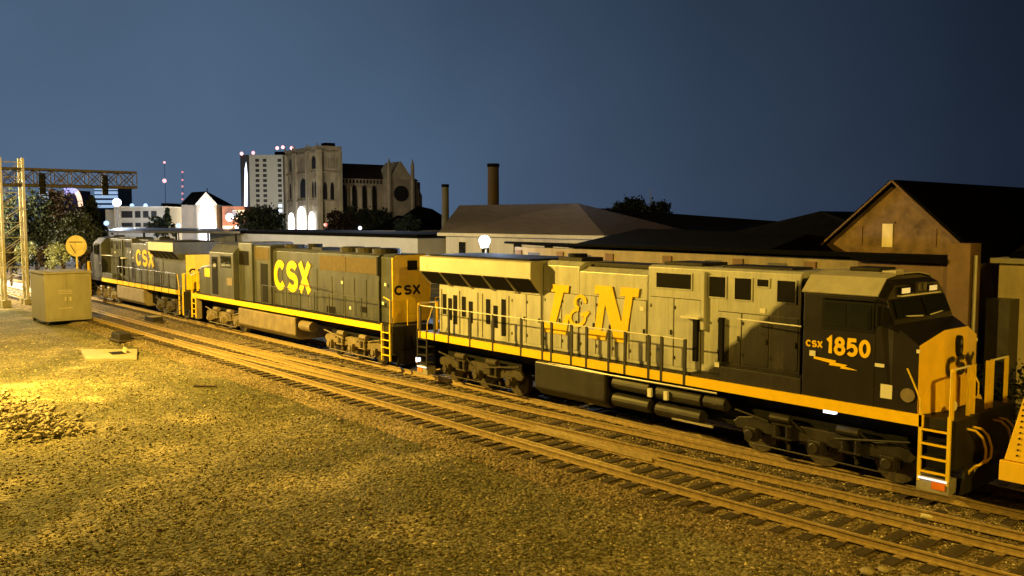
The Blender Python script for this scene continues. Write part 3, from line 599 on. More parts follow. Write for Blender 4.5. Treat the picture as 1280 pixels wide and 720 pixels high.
    nf = MB().add([(9.203, -1.503, 1.84), (9.425, -.62, 1.84), (9.425, .62, 1.84), (9.203, 1.503, 1.84), (9.203, 1.503, 3.385), (9.345, .62, 3.672), (9.345, -.62, 3.672), (9.203, -1.503, 3.385),
                   (9.19, -1.49, 1.845), (9.19, 1.49, 1.845), (9.19, 1.49, 3.37), (9.19, -1.49, 3.37)], [(0, 1, 6, 7), (1, 2, 5, 6), (2, 3, 4, 5), (8, 9, 10, 11), (0, 7, 11, 8), (3, 9, 10, 4), (0, 8, 9, 3, 2, 1), (7, 6, 5, 4, 10, 11)]).build('nose_front', yel if heritage else cabm, no)
    hh = MB().prism([(.12 * math.cos(a), .25 * (1 if math.sin(a) > 0 else -1) * abs(math.sin(a)) ** .7) for a in np.linspace(0, 6.28, 14)[:-1]], (9.39, .05, 3.26), (0, 1, 0), (0, 0, 1), (1, 0, 0), -.04, .06).build('headlight', M['black'], no)
    for z in (3.16, 3.36): MB().bar((9.45, .05, z), (9.46, .05, z), .07, 12).build('lens', M['glass'], hh)
    if heritage:
        lettering('CSX', 'lettering', -.62, .80, 2.60, 3.06, 9.435, 1, M['blue'], no, .24, axis='x')
    MB().box((9.42, .1, 1.86), (9.46, .6, 2.55)).build('nose_door', yel if heritage else cabm, no, .01)
    for y in (-.9, .9): MB().bar((9.72, y, 2.05), (9.76, y, 2.05), .11, 12).build('ditch_light', M['ditch'] if heritage else M['glass'], t)
    # rear hood end
    MB().yz([(-.93, 1.86), (.93, 1.86), (.93, 4.0), (-.93, 4.0)], hr - .012, hr - .002).build('hood_end', yel, t)
    if not heritage:
        MB().yz([(-1.45, 2.6), (-.93, 2.6), (-.93, 4.05), (-1.45, 4.05)], hr + .3, hr + .31).build('end_wing', yel, t)
        lettering('CSX', 'lettering', -.75, .75, 2.75, 3.15, hr - .013, -1, M['black'], t, .24, axis='x')
    # end platforms, steps, end rails, pilot, coupler
    for e, x_in in ((1, 9.30), (-1, -9.62)):
        stairs(t, x_in, e, M['steel'], M['yellow'] if e > 0 or not heritage else M['steel'], heritage, None if e > 0 else M['steel'])
        MB().box((x_in + e * .66, -1.5, .75), (x_in + e * .74, 1.5, 1.83)).build('end_plate', M['steel'], t)
        pl = MB().prism([(-1.35, .22), (1.35, .22), (1.2, .80), (-1.2, .80)], (x_in + e * .80, 0, 0), (0, 1, 0), (0, 0, 1), (e, 0, 0), 0, .06).build('pilot', M['steel'], t)
        cp = MB(); cp.box((x_in + e * .7, -.13, .72), (x_in + e * 1.2, .13, .98)); cp.box((x_in + e * 1.15, -.22, .66), (x_in + e * 1.42, .16, 1.04)); cp.build('coupler', M['truck'], t, .03)
        for y in (-.85, -.55, .55, .85):
            pts = [(x_in + e * (.76 + .30 * math.sin(q)), y + .22 * math.sin(q * 2 - .6), 1.60 - .36 * q + .1 * math.sin(q * 3)) for q in np.linspace(0, math.pi, 9)]
            MB().path(pts, .028, 6).build('air_hose', M['yellow'] if (heritage and e > 0) else M['black'], t)
        for y in (-1.45, -.62, -.38, .38, .62, 1.45):
            MB().box((x_in + e * .62 - .03, y - .05, 1.83), (x_in + e * .62 + .03, y + .05, 2.95)).build('end_rail_post', M['yellow'], t)
        for y0, y1 in ((-1.45, -.62), (.62, 1.45)): MB().bar((x_in + e * .62, y0, 2.93), (x_in + e * .62, y1, 2.93), .025).build('end_rail', M['white'], t)
        for s in (-1, 1): MB().path([(x_in - e * .0, s * 1.53, 1.0), (x_in - e * .02, s * 1.53, 2.2), (x_in - e * .35, s * 1.50, 2.85)], .02).build('grab_iron', M['yellow'], t)
        for s in (-1, 1): MB().path([(x_in + e * .62, s * 1.53, .7), (x_in + e * .62, s * 1.53, 2.9)], .022).build('grab_iron', M['yellow'] , t)
    # handrails along the walkway
    px_ = [-10.05, -9.1, -8.2, -6.9, -5.6, -4.11, -3.04, -2.62, -1.70, -1.03, -.09, .56, 1.48, 1.95, 2.77] if heritage else [-9.2, -7.9, -6.6, -5.3, -4.0, -2.7, -1.4, -.1, 1.2, 2.5]
    for s in (-1, 1):
        for x in px_: MB().box((x - .045, s * 1.51, 1.60), (x + .045, s * 1.565, 2.87)).build('handrail_post', M['handrail'], t)
        MB().bar((px_[0], s * 1.54, 2.86), (px_[-1], s * 1.54, 2.86), .02, 6).build('handrail', M['white'] if heritage else M['handrail'], t)
        MB().bar((4.3, s * 1.3, 3.55), (6.3, s * 1.52, 3.55), .018, 6).build('handrail', M['white'], t)
    # underframe
    truck(t, -6.9, M['truck']); truck(t, 6.6, M['tank'] if heritage else M['tankw'])
    tm = M['tank'] if heritage else M['tankw']
    MB().yz([(-1.48, .62), (-1.2, .38), (1.2, .38), (1.48, .62), (1.48, 1.5), (-1.48, 1.5)], -3.5 if heritage else -2.9, -.3 if heritage else 2.9).build('fuel_tank', tm, t, .05)
    if heritage:
        for s in (-1, 1):
            MB().box((6.95, s * 1.40, 1.52), (7.25, s * 1.52, 1.585)).build('sill_glint_patch', M['steplight_glint'], t); MB().box((-10.35, s * 1.45, .62), (-10.2, s * 1.56, .80)).build('step_light', M['steplight_glint'], t)  # first box glows to stand in for glints under the sill
            for a, b_, z in ((-.1, 1.35, 1.22), (1.6, 3.2, 1.18), (-.1, 1.35, .72), (1.6, 3.2, .70), (3.3, 4.0, 1.2)):
                MB().bar((a, s * 1.22, z), (b_, s * 1.22, z), .20, 16).build('air_reservoir', M['tank'], t, .02)
            MB().path([(-3.4, s * 1.4, 1.52), (-.1, s * 1.45, 1.47), (3.8, s * 1.45, 1.5)], .03).build('air_pipe', M['galv'], t)
            for x in (1.40, 2.0): MB().box((x, s * 1.42, 1.05), (x + .13, s * 1.5, 1.3)).build('valve', M['white'], t)
            MB().box((2.2, s * 1.30, .50), (3.6, s * 1.36, .56)).build('pipe_guard', M['galv'], t)
    MB().box((-4, -.9, .6), (4.2, .9, 1.5)).build('battery_box', M['black'], t)
    # marks
    for s in (-1, 1):
        y = s * (hw + .034)
        if heritage:
            # serif capitals as polygons, thick slabs
            Lp = [[(.18, 1), (.18, .85), (.34, .85), (.20 + .06, .20), (.06 - .0, .20), (.06, 0), (.96, 0), (1.0, .42), (.86, .42), (.76, .22), (.52, .20), (.66, .85), (.84, .85), (.84, 1)]]
            polys('letter_l', Lp, -3.70, 2.42, 1.22, 1.62, y, s, M['stripe'], t, .30)
            Np = [[(.0, 1), (.0, .84), (.12, .84), (.12, .16), (.0, .16), (.0, 0), (.40, 0), (.40, .16), (.28, .16), (.28, .66), (.62, 0), (.86, 0), (.86, .84), (.98, .84), (.98, 1), (.58, 1), (.58, .84), (.70, .84), (.70, .36), (.38, 1)]]
            polys('letter_n', Np, -1.50, 2.42, 1.85, 1.70, y, s, M['stripe'], t, .30)
            lettering('&', 'ampersand', -2.38, -1.50, 2.74, 3.78, s * (hw + .034), s, M['stripe'], t, .11, .16)
            lettering('1850', 'road_number', 6.98, 8.08, 2.98, 3.38, s * 1.50, s, M['stripe'], t, .22)
            lettering('CSX', 'reporting_mark', 6.44, 6.88, 3.08, 3.24, s * 1.50, s, M['stripe'], t, .24)
            bz = [[(0, .75), (.0, 1), (.52, .82), (.50, .62), (.78, .52), (.72, .36), (1, .12), (.62, .1), (.64, .28), (.36, .30), (.38, .52)]]
            polys('bolt_emblem', bz, 6.66, 2.62, 1.12, .24, s * 1.503, s, M['stripe'], t)
            MB().box((8.35, s * 1.50, 2.10), (8.62, s * 1.512, 2.42)).build('decal', M['white'], t); MB().box((8.2, s * 1.50, 2.80), (8.42, s * 1.512, 2.88)).build('decal', M['white'], t)
            MB().bar((8.98, s * 1.50, 2.25), (8.98, s * 1.53, 2.25), .16, 14).build('round_emblem', M['tankw'], t)
            MB().box((9.15, s * 1.50, 3.22), (9.22, s * 1.53, 3.30)).build('marker_light', M['white'], t)
        else:
            lettering('CSX', 'lettering', -3.6, .05, 3.02, 4.12, s * (hw + .02), s, M['stripe'], t, .235)
            MB().box((.3, s * hw, 2.0), (1.1, s * (hw + .02), 3.2)).build('door_recess', M['screen'], t)
    return t
M['numlit'] = glow('lit_number_board', (1, .74, .30), .42); M['ditch'] = mat('ditch_lens', (.8, .8, .75), .2, 0, .05, 3)
ge_loco('grey locomotive with yellow L&N lettering and dark cab numbered 1850, nearest of the train', -18.0, 0, True)
ge_loco('faded dark locomotive farthest to the left in the train, with yellow rear end plate', -63.5, math.pi, False)
# middle unit ------------------------------------------------------------------------------------------------
def emd_loco(label, xc, rz):
    t = thing('locomotive', label, 'locomotive', (xc, MAIN, 0), rz, 'diesel locomotives of the passing train')
    B = M['blueold']; hw = .93
    MB().box((-10.7, -1.50, 1.58), (11.0, 1.50, 1.82)).build('deck', M['steel'], t)
    for s in (-1, 1): MB().box((-9.85, s * 1.502, 1.60), (11.1, s * 1.56, 1.85)).build('sill_stripe', M['stripe'], t)
    MB().box((-9.6, -.75, 1.15), (9.8, .75, 1.58)).build('frame_beam', M['steel'], t)
    def hs(x0, x1, top, w_=hw, ch=.22, name='hood', m=B): return MB().yz([(-w_, 1.84), (w_, 1.84), (w_, top - ch * .6), (w_ - ch, top), (-w_ + ch, top), (-w_, top - ch * .6)], x0, x1).build(name, m, t, .02)
    hs(-9.8, -8.9, 4.72, name='rear_hood'); hs(-8.9, -3.6, 4.70, 1.02, .12, 'radiator_hood'); hs(-3.6, 1.35, 4.72); hs(1.35, 3.3, 4.86, 1.08, .1, 'blower_housing'); hs(3.3, 5.0, 4.98, 1.2, .1, 'equipment_hood')
    for s in (-1, 1):
        for a, b_ in ((-8.75, -6.2), (-6.15, -3.75)):
            o = MB().box((a, s * 1.02, 3.85), (b_, s * 1.035, 4.52)).build('radiator_screen', M['brownscreen'], t)
        MB().box((-8.9, s * 1.02, 3.8), (-8.78, s * 1.06, 4.6)).build('screen_post', M['black'], t)
        MB().box((1.5, s * 1.08, 4.1), (3.15, s * 1.095, 4.72)).build('intake_screen', M['brownscreen'], t)
        MB().box((1.7, s * 1.08, 1.9), (2.5, s * 1.10, 3.9)).build('door_recess', M['black'], t)
        MB().box((3.7, s * 1.2, 3.75), (4.9, s * 1.215, 4.5)).build('vent', M['screen'], t)
        lettering('CSX', 'lettering', -2.70, 1.15, 2.64, 4.12, s * (hw + .022), s, M['stripe'], t, .235)
        MB().path([(-4.9, s * 1.3, 3.0), (-1.6, s * 1.1, 3.1)], .018).build('grab_iron', M['handrail'], t)
        for x, z in ((-5.9, 3.3), (-6.6, 2.2), (-9.3, 2.6), (-9.5, 3.4)): MB().box((x, s * 1.035, z), (x + .14, s * 1.05, z + .12)).build('decal', M['white'], t)
        for a in (-8.9, -7.9, -6.9, -5.9, -4.9): MB().box((a, s * 1.02, 1.95), (a + .92, s * 1.04, 3.6)).build('hood_door', B, t, .008)
        for a in (-3.3, -2.4, -1.5, -.6, .3): MB().box((a, s * hw, 1.95), (a + .86, s * (hw + .018), 3.9)).build('hood_door', B, t, .008)
        MB().box((-7.9, s * 1.04, 2.15), (-7.4, s * 1.05, 2.4)).build('vent', M['screen'], t); MB().box((-5.2, s * 1.04, 1.9), (-4.4, s * 1.05, 2.2)).build('vent', M['screen'], t)
    # fans
    for x in (-7.9, -6.5, -5.1):
        f_ = MB().bar((x, 0, 4.70), (x, 0, 4.90), .62, 20).build('radiator_fan', M['steel'], t); MB().box((x - .16, -.66, 4.72), (x + .12, -.60, 4.86)).build('lift_lug', M['yellow'], t)
        MB().bar((x, 0, 4.90), (x, 0, 4.93), .5, 16).build('fan_grille', M['black'], f_)
    MB().bar((-1.4, 0, 4.72), (-1.4, 0, 4.98), .36, 14).build('exhaust_stack', M['black'], t); MB().bar((.8, 0, 4.72), (.8, 0, 4.9), .5, 16).build('dynamic_brake_fan', M['steel'], t)
    MB().box((-3.0, -.5, 4.72), (-2.0, .5, 4.84)).build('roof_hatch', M['steel'], t)
    # rear end, yellow
    MB().yz([(-.9, 1.86), (.9, 1.86), (.9, 4.56), (.72, 4.68), (-.72, 4.68), (-.9, 4.56)], -9.825, -9.805).build('hood_end', M['yellow'], t)
    for s in (-1, 1): MB().box((-9.86, s * .88, 2.1), (-9.80, s * .955, 4.6)).build('end_corner_strip', M['stripe'], t)
    lettering('CSX', 'lettering', -.45, .85, 3.02, 3.42, -9.827, -1, M['black'], t, .24, axis='x')
    MB().box((-9.86, -.7, 2.2), (-9.827, .1, 2.9)).build('end_door', M['yellow'], t, .01)
    hl = MB().box((-9.98, -.2, 4.05), (-9.83, .2, 4.45)).build('headlight', M['black'], t); MB().box((-9.985, -.6, 3.95), (-9.83, -.45, 4.2)).build('marker_light', M['orange'], t)
    # cab and nose
    cb = MB().yz([(-1.5, 1.84), (1.5, 1.84), (1.5, 4.35), (1.1, 4.80), (.4, 4.9), (-.4, 4.9), (-1.1, 4.80), (-1.5, 4.35)], 5.0, 8.3).build('cab', B, t, .02)
    for s in (-1, 1):
        wf = MB().box((5.3, s * 1.5, 3.55), (6.7, s * 1.515, 4.2)).build('window', M['black'], cb)
        for a, b_ in ((5.36, 5.97), (6.03, 6.64)): MB().box((a, s * 1.515, 3.62), (b_, s * 1.522, 4.13)).build('pane', M['glass'], wf)
        dr = MB().box((7.15, s * 1.5, 2.0), (7.95, s * 1.512, 4.1)).build('shaded_cab_door', M['screen'], cb); MB().box((7.3, s * 1.512, 3.4), (7.8, s * 1.52, 3.95)).build('door_window', M['glass'], dr)  # near-black colour paints in the shadowed door gap
        MB().box((8.6, s * 1.36, 2.9), (9.35, s * 1.385, 3.4)).build('number_mark', M['stripe'], t)
        MB().box((5.2, s * 1.5, 2.6), (5.9, s * 1.512, 3.0)).build('decal', M['tankw'], t)
    MB().add([(8.3, -1.4, 4.3), (8.3, 1.4, 4.3), (8.3, 1.1, 4.78), (8.3, -1.1, 4.78), (8.72, -1.36, 3.62), (8.72, 1.36, 3.62), (8.5, 1.1, 4.5), (8.5, -1.1, 4.5), (8.3, -1.4, 3.62), (8.3, 1.4, 3.62)],
             [(4, 5, 6, 7), (7, 6, 2, 3), (8, 4, 7, 3, 0), (9, 1, 2, 6, 5), (8, 9, 5, 4)]).build('cab_front', B, t)
    for s in (-1, 1): MB().add([(8.74, s * .1, 3.7), (8.74, s * 1.25, 3.7), (8.56, s * 1.1, 4.35), (8.56, s * .1, 4.35), (8.70, s * .1, 3.7), (8.70, s * 1.25, 3.7), (8.52, s * 1.1, 4.35), (8.52, s * .1, 4.35)], [(0, 1, 2, 3), (4, 5, 6, 7), (0, 1, 5, 4), (1, 2, 6, 5), (2, 3, 7, 6), (3, 0, 4, 7)]).build('windshield', M['glass'], cb)
    MB().xz([(8.3, 1.84), (10.3, 1.84), (10.3, 3.2), (10.0, 3.45), (8.3, 3.66)], -1.36, 1.36).build('nose', B, t, .05)
    MB().yz([(-1.3, 1.9), (1.3, 1.9), (1.3, 3.15), (-1.3, 3.15)], 10.302, 10.32).build('nose_front', M['yellow'], t)
    for e, x_in in ((1, 10.45), (-1, -9.9)):
        stairs(t, x_in, e, M['steel'], M['yellow'], False)
        MB().box((x_in + e * .66, -1.5, .75), (x_in + e * .74, 1.5, 1.83)).build('end_plate', M['steel'], t)
        MB().prism([(-1.35, .25), (1.35, .25), (1.2, .80), (-1.2, .80)], (x_in + e * .76, 0, 0), (0, 1, 0), (0, 0, 1), (e, 0, 0), 0, .06).build('pilot', M['steel'], t)
        cp = MB(); cp.box((x_in + e * .7, -.13, .72), (x_in + e * 1.1, .13, .98)); cp.build('coupler', M['truck'], t, .03)
        for s in (-1, 1):
            MB().path([(x_in + e * .62, s * 1.53, .55), (x_in + e * .62, s * 1.53, 2.9), (x_in + e * .1, s * 1.5, 3.0)], .024).build('grab_iron', M['yellow'], t)
            MB().path([(x_in + e * .66, s * .7, 1.83), (x_in + e * .66, s * .7, 2.9), (x_in + e * .66, s * 1.45, 2.9), (x_in + e * .66, s * 1.45, 1.83)], .024).build('end_rail', M['yellow'], t)
            MB().box((x_in - e * .05, s * 1.2, .35), (x_in + e * .1, s * 1.52, 1.8)).build('step_side', M['tankw'], t)
        for y in (-.6, .6): MB().path([(x_in + e * (.75 + .25 * math.sin(q)), y, 1.4 - .6 * math.sin(q)) for q in np.linspace(0, math.pi, 7)], .026).build('air_hose', M['black'], t)
    px_ = [-9.7, -8.3, -6.9, -5.5, -4.1, -2.7, -1.3, .1, 1.4]
    for s in (-1, 1):
        for x in px_: MB().box((x - .022, s * 1.51, 1.60), (x + .022, s * 1.545, 2.87)).build('handrail_post', B, t)
        MB().bar((px_[0], s * 1.53, 2.86), (px_[-1], s * 1.53, 2.86), .016, 6).build('handrail', B, t)
    truck(t, -6.9, M['tankw'], 1.9, M['tankw']); truck(t, 7.3, M['tankw'], 1.9)
    MB().yz([(-1.46, .62), (-1.2, .38), (1.2, .38), (1.46, .62), (1.46, 1.46), (-1.46, 1.46)], -2.0, 4.6).build('fuel_tank', M['tankw'], t, .05)
    for s in (-1, 1): MB().bar((-3.3, s * 1.15, 1.1), (-2.2, s * 1.15, 1.1), .25, 14).build('air_reservoir', M['tankw'], t)
    return t
emd_loco('faded dark middle locomotive of the train, with large yellow CSX letters and yellow end', -40.75, math.pi)
# yellow sloped-end car at right edge
fc = thing('work_car', 'bright yellow rail car with a sloped end, cut off by the right edge', 'rail car', (-7.0, MAIN, 0))
for s in (-1, 1):
    MB().xz([(.02, 1.22), (.42, 2.9), (.47, 3.1), (12, 3.1), (12, 1.22)], s * 1.42, s * 1.50).build('side_plate', M['noseyel'], fc, .01)
    MB().box((-.06, s * 1.40, .78), (12, s * 1.53, 1.20)).build('side_sill', M['noseyel'], fc, .015)
    for x in (.75, 1.9, 3.1): MB().box((x, s * 1.50, 1.25), (x + .08, s * 1.56, 3.05)).build('side_rib', M['noseyel'], fc, .01)
    rv = MB()
    for i in range(26): rv.bar((.22 + .05 + (i % 13) * .01 + (i // 13) * .28, s * 1.50, 1.35 + (i % 13) * .12), (.22 + .05 + (i % 13) * .01 + (i // 13) * .28, s * 1.52, 1.35 + (i % 13) * .12), .022, 6)
    rv.build('rivets', M['steel'], fc)
MB().add([(.05, -1.42, 1.22), (.05, 1.42, 1.22), (.50, 1.42, 3.1), (.50, -1.42, 3.1), (.13, -1.42, 1.22), (.13, 1.42, 1.22), (.58, 1.42, 3.1), (.58, -1.42, 3.1)], [(0, 1, 2, 3), (4, 5, 6, 7), (0, 1, 5, 4), (1, 2, 6, 5), (2, 3, 7, 6), (3, 0, 4, 7)]).build('end_slope', M['noseyel'], fc)
MB().box((.2, -1.42, .85), (12, 1.42, 1.0)).build('floor', M['steel'], fc)
tr = bpy.data.objects.new('truck', None); COL.objects.link(tr); tr.parent = fc; tr.location = (2.2, 0, 0)
for x in (-.9, .9): wheelset(tr, x, 0, .42)
for s in (-1, 1): MB().xz([(-1.2, .35), (-1.0, .6), (-.5, .62), (-.3, .8), (.3, .8), (.5, .62), (1.0, .6), (1.2, .35), (.5, .32), (.3, .2), (-.3, .2), (-.5, .32)], s * .92, s * 1.06).build('side_frame', M['truck'], tr)
# ------------------------------------------------------------------ buildings
MB_ = dict(
    brick=mat('old_brick', (.15, .095, .058), .9, 0, .35, 1.1, bump=.006, bscale=12, dirt=.4),
    dark=mat('black_tar_roof', (.004, .004, .004), 1, 0, .3, 2, spec=.03),
    hiproof=mat('brown_shingle_roof', (.20, .165, .165), .9, 0, .22, 1.2, stretch=(1, 1, 3)),
    wall=mat('stained_block_wall', (.25, .21, .145), .9, 0, .35, .8, stretch=(1.4, 1, .5), dirt=.35),
    pale=mat('pale_plaster_wall', (.72, .64, .46), .85, 0, .2, .6, dirt=.3),
    trim=mat('pale_trim', (.55, .54, .50), .7, 0, .15, 2),
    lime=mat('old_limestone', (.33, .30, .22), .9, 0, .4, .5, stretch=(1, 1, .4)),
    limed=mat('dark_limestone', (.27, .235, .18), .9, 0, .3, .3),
    slate=mat('red_slate', (.035, .022, .020), .8, 0, .25, .5),
    tower=mat('tower_concrete', (.38, .37, .32), .85, 0, .1, .1),
    cream=mat('cream_block', (.48, .45, .37), .85, 0, .1, .3),
    red=mat('red_brick', (.30, .14, .09), .9, 0, .2, .6),
    void=mat('dark_opening', (.012, .012, .014), .5, 0, .1, 2),
    greywall=mat('grey_metal_wall', (.50, .50, .52), .7, 0, .18, .7, stretch=(2, 2, .3)))
def part(mb, name, m, parent, bevel=0): return mb.build(name, m, parent, bevel)
def frame3(o, a, n_):                                # local frame helper: returns function (u, w, z) -> world
    o, a, n_ = Vector(o), Vector(a), Vector(n_); return lambda u, w_, z: o + a * u + n_ * w_ + Vector((0, 0, z))
# long low shed behind the train (lit wall, black overhanging roof)
sh = thing('warehouse', 'long low warehouse behind the train with stained block wall under a black roof', 'warehouse', (-24, 28, -.3))
Y0 = 28.0 - 28
def P28(x): return x + 24
wl = MB().box((P28(-32.6), 0, 0), (P28(-11.6), .35, 5.14)).build('wall', MB_['wall'], sh)
for x in (-32.5, -29.6, -26.5, -23.3, -19.9, -16.9, -14.3): MB().box((P28(x), -.05, 0), (P28(x) + .45, 0, 5.0)).build('pilaster', MB_['brick'], wl)
for x in (-31.6, -28.2, -21.2, -18.4): MB().box((P28(x), -.012, 4.3), (P28(x) + .8, -.002, 4.9)).build('window', MB_['void'], wl)
MB().add([(P28(-32.9), -.30, 5.30), (P28(-11.3), -.30, 5.15), (P28(-13.6), 7.0, 4.95), (P28(-33.9), 7.0, 4.85), (P28(-32.9), -.30, 5.42), (P28(-11.3), -.30, 5.36), (P28(-13.6), 7.0, 5.1), (P28(-33.9), 7.0, 5.0)], [(0, 3, 2, 1), (4, 5, 6, 7), (0, 1, 5, 4), (1, 2, 6, 5), (2, 3, 7, 6), (3, 0, 4, 7)]).build('roof', MB_['dark'], sh)
MB().bar((P28(-32.9), -.38, 5.36), (P28(-13.2), -.38, 5.24), .05, 8).build('gutter', MB_['dark'], sh)
# brick end bay
eb = thing('brick_building', 'dark brick building end behind the cab of the nearest locomotive, with pier and door', 'building', (-12.8, 27.6, -.3))
MB().box((-1.9, 0, 0), (1.1, .3, 5.1)).build('wall', MB_['brick'], eb); MB().box((1.1, -.25, 0), (1.75, .5, 5.75)).build('brick_pier', MB_['brick'], eb)
MB().box((-1.2, -.012, 0), (.7, -.002, 3.9)).build('door', mat('dark_wood_door', (.03, .018, .012), .8, 0, .2, 3), eb); MB().box((-2.0, -.3, 5.12), (1.1, .4, 5.26)).build('roof_edge', MB_['dark'], eb)
dp = MB().bar((-10.95, 27.5, -.3), (-10.95, 27.5, 5.1), .055, 8).build('downspout', MB_['trim']); tag(dp, 'thin pale downspout standing on the corner beside the brick pier', 'drainpipe')
# gable building
GBM = mat('stained_gable_brick', (.06, .038, .024), .92, 0, .3, 1.5, bump=.02, bscale=14, col2=(.25, .165, .09), dirt=.3)
gb = thing('gabled_warehouse', 'old warehouse with a tall stained brick gable and black roof, behind the nearest cab', 'warehouse', (-17.2, 35, -.3))
xl, xr, za = -3.0, 3.05, 7.92
MB().xz([(xl, 0), (xr, 0), (xr, 5.2), (.05, za), (xl, 5.3)], 0, .3).build('wall', GBM, gb)
MB().box((-.42, -.03, 5.35), (.02, -.004, 6.3)).build('window', MB_['pale'], gb)
MB().box((-.50, -.04, 6.3), (.10, -.003, 6.4)).build('lintel', MB_['brick'], gb)
for x in (-1.5, 1.55): MB().box((x, -.03, 5.4), (x + .22, -.003, 6.2 if x < 0 else 6.1)).build('buttress', MB_['brick'], gb)
def slab(b_, A, B, C_, D_, t_):
    A, B, C_, D_ = map(Vector, (A, B, C_, D_)); n_ = (B - A).cross(D_ - A).normalized() * t_
    if n_.z < 0: n_ = -n_
    return b_.add([A, B, C_, D_, A + n_, B + n_, C_ + n_, D_ + n_], [(0, 3, 2, 1), (4, 5, 6, 7), (0, 1, 5, 4), (1, 2, 6, 5), (2, 3, 7, 6), (3, 0, 4, 7)])
b_ = MB(); slab(b_, (xl - .25, -.25, 5.1), (.05, -.25, za + .02), (.05, 24, za + .02), (xl - .25, 24, 5.1), .16); slab(b_, (.05, -.25, za + .02), (xr + .5, -.25, 4.85), (xr + .5, 24, 4.85), (.05, 20, za + .02), .16); b_.build('roof', MB_['dark'], gb)
MB().path([(xl - .2, -.3, 5.2), (.05, -.3, za + .1), (xr + .3, -.3, 5.05)], .04).build('verge_board', MB_['brick'], gb)
MB().box((xr, .1, 0), (xr + .3, 24, 4.9)).build('wall', MB_['brick'], gb); MB().box((xl, .3, 0), (xl + .3, 24, 5.0)).build('wall', MB_['brick'], gb)
# pale building at right edge
pb = thing('plaster_building', 'pale plastered building at the right edge behind a low dark hedge', 'building', (-10.7, 28.6, -.3), -.02)
MB().box((0, 0, 0), (16, 8, 5.15)).build('wall', MB_['pale'], pb); MB().box((-.2, -.18, 5.15), (16.2, 8.2, 5.3)).build('coping', MB_['trim'], pb)
b_ = MB(); slab(b_, (.2, .2, 5.3), (16, .2, 5.3), (16, 6, 8.2), (1.9, 6, 8.2), .12); b_.build('roof', MB_['dark'], pb)
MB().box((-.05, -.7, 0), (.62, -.02, 4.1)).build('meter_cabinet', M['tank'], pb)
# dark roofs further back
def roofhouse(label, A, B, zr_, depth, ze, D_, name='dark_roofed_building', m=MB_['dark'], wm=MB_['brick']):
    """building whose ridge runs from A to B (px, py, D) : body below it"""
    a = at(*A); b2 = at(*B); t = thing(name, label, 'building', (0, 0, 0)); d = (b2 - a); d.z = 0; L = d.length; d.normalize(); n_ = Vector((-d.y, d.x, 0))
    if n_.y > 0: n_ = -n_
    o0, o1 = a - d * zr_, b2 + d * zr_
    b_ = MB(); q = lambda P, s, z: Vector((P.x, P.y, 0)) + n_ * s + Vector((0, 0, z))
    slab(b_, q(o0, depth, ze), q(o1, depth, ze), b2, a, .15); slab(b_, q(o0, -depth, ze), q(o1, -depth, ze), b2, a, .15)
    b_.add([q(o0, depth, ze), a, q(o0, -depth, ze)], [(0, 1, 2)]); b_.add([q(o1, depth, ze), b2, q(o1, -depth, ze)], [(0, 1, 2)]); b_.build('roof', m, t)
    w_ = MB(); e = depth * .93; w_.v = []; w_.add([q(o0, e, -.3), q(o1, e, -.3), q(o1, -e, -.3), q(o0, -e, -.3), q(o0, e, ze), q(o1, e, ze), q(o1, -e, ze), q(o0, -e, ze)], [(0, 3, 2, 1), (4, 5, 6, 7), (0, 1, 5, 4), (1, 2, 6, 5), (2, 3, 7, 6), (3, 0, 4, 7)]); w_.build('wall', wm, t)
    return t, q, o0, o1
roofhouse('long black-roofed building between the hip-roofed house and the brick gable', (735, 261, 100), (990, 280, 72), 1.5, 9, 4.6, 0)
roofhouse('small black-roofed building just left of the brick gable', (1026, 267, 52), (1100, 268, 56), 2.0, 6, 5.0, 0)
roofhouse('low black-roofed shed behind the warehouse, right of the hip-roofed house', (800, 289, 47), (1010, 297, 38), 1.0, 4, 4.7, 0)
# hip roofed building
t, q, o0, o1 = roofhouse('hip-roofed building with brown shingles and pale eaves behind the train', (574, 259, 62), (722, 258, 56), 0, 6.5, 4.95, 0, 'hip_roofed_building', MB_['hiproof'], MB_['greywall'])
for c in list(t.children): bpy.data.objects.remove(c)
zE = 4.95; hx0, hx1, hy0, hy1 = -69.5, -47.5, 50.0, 62.0
rid0, rid1 = Vector((-70.0, 56.5, 7.35)), Vector((-55.5, 56.5, 7.35))
E0, E1, E2, E3 = Vector((hx0, hy0, zE)), Vector((hx1, hy0, zE)), Vector((hx1, hy1, zE)), Vector((hx0 - 2, hy1, zE))
rid0 = at(574, 259, 66); rid1 = at(722, 258.5, 58); rid0.z = rid1.z = 7.25
b_ = MB(); b_.add([E0, E1, E2, E3, rid0, rid1], [(0, 1, 5, 4), (1, 2, 5), (2, 3, 4, 5), (3, 0, 4)]); b_.build('roof', MB_['hiproof'], t)
MB().box((hx0 + .5, hy0 + .5, -.3), (hx1 - .5, hy1 - .5, zE - .02)).build('wall', MB_['greywall'], t)
b_ = MB(); b_.box((hx0 - .1, hy0 - .12, zE - .32), (hx1 + .1, hy0 + .05, zE - .02)); b_.box((hx1 - .05, hy0 + .06, zE - .32), (hx1 + .12, hy1, zE - .02)); b_.build('eave_board', MB_['trim'], t)
for x in (-67, -63.5, -59, -55, -51.5): f_ = MB().box((x, hy0 + .46, 2.6), (x + 1.3, hy0 + .49, 4.2)).build('window', MB_['trim'], t); MB().box((x + .12, hy0 + .44, 2.72), (x + 1.18, hy0 + .459, 4.08)).build('pane', M['glass'], f_)
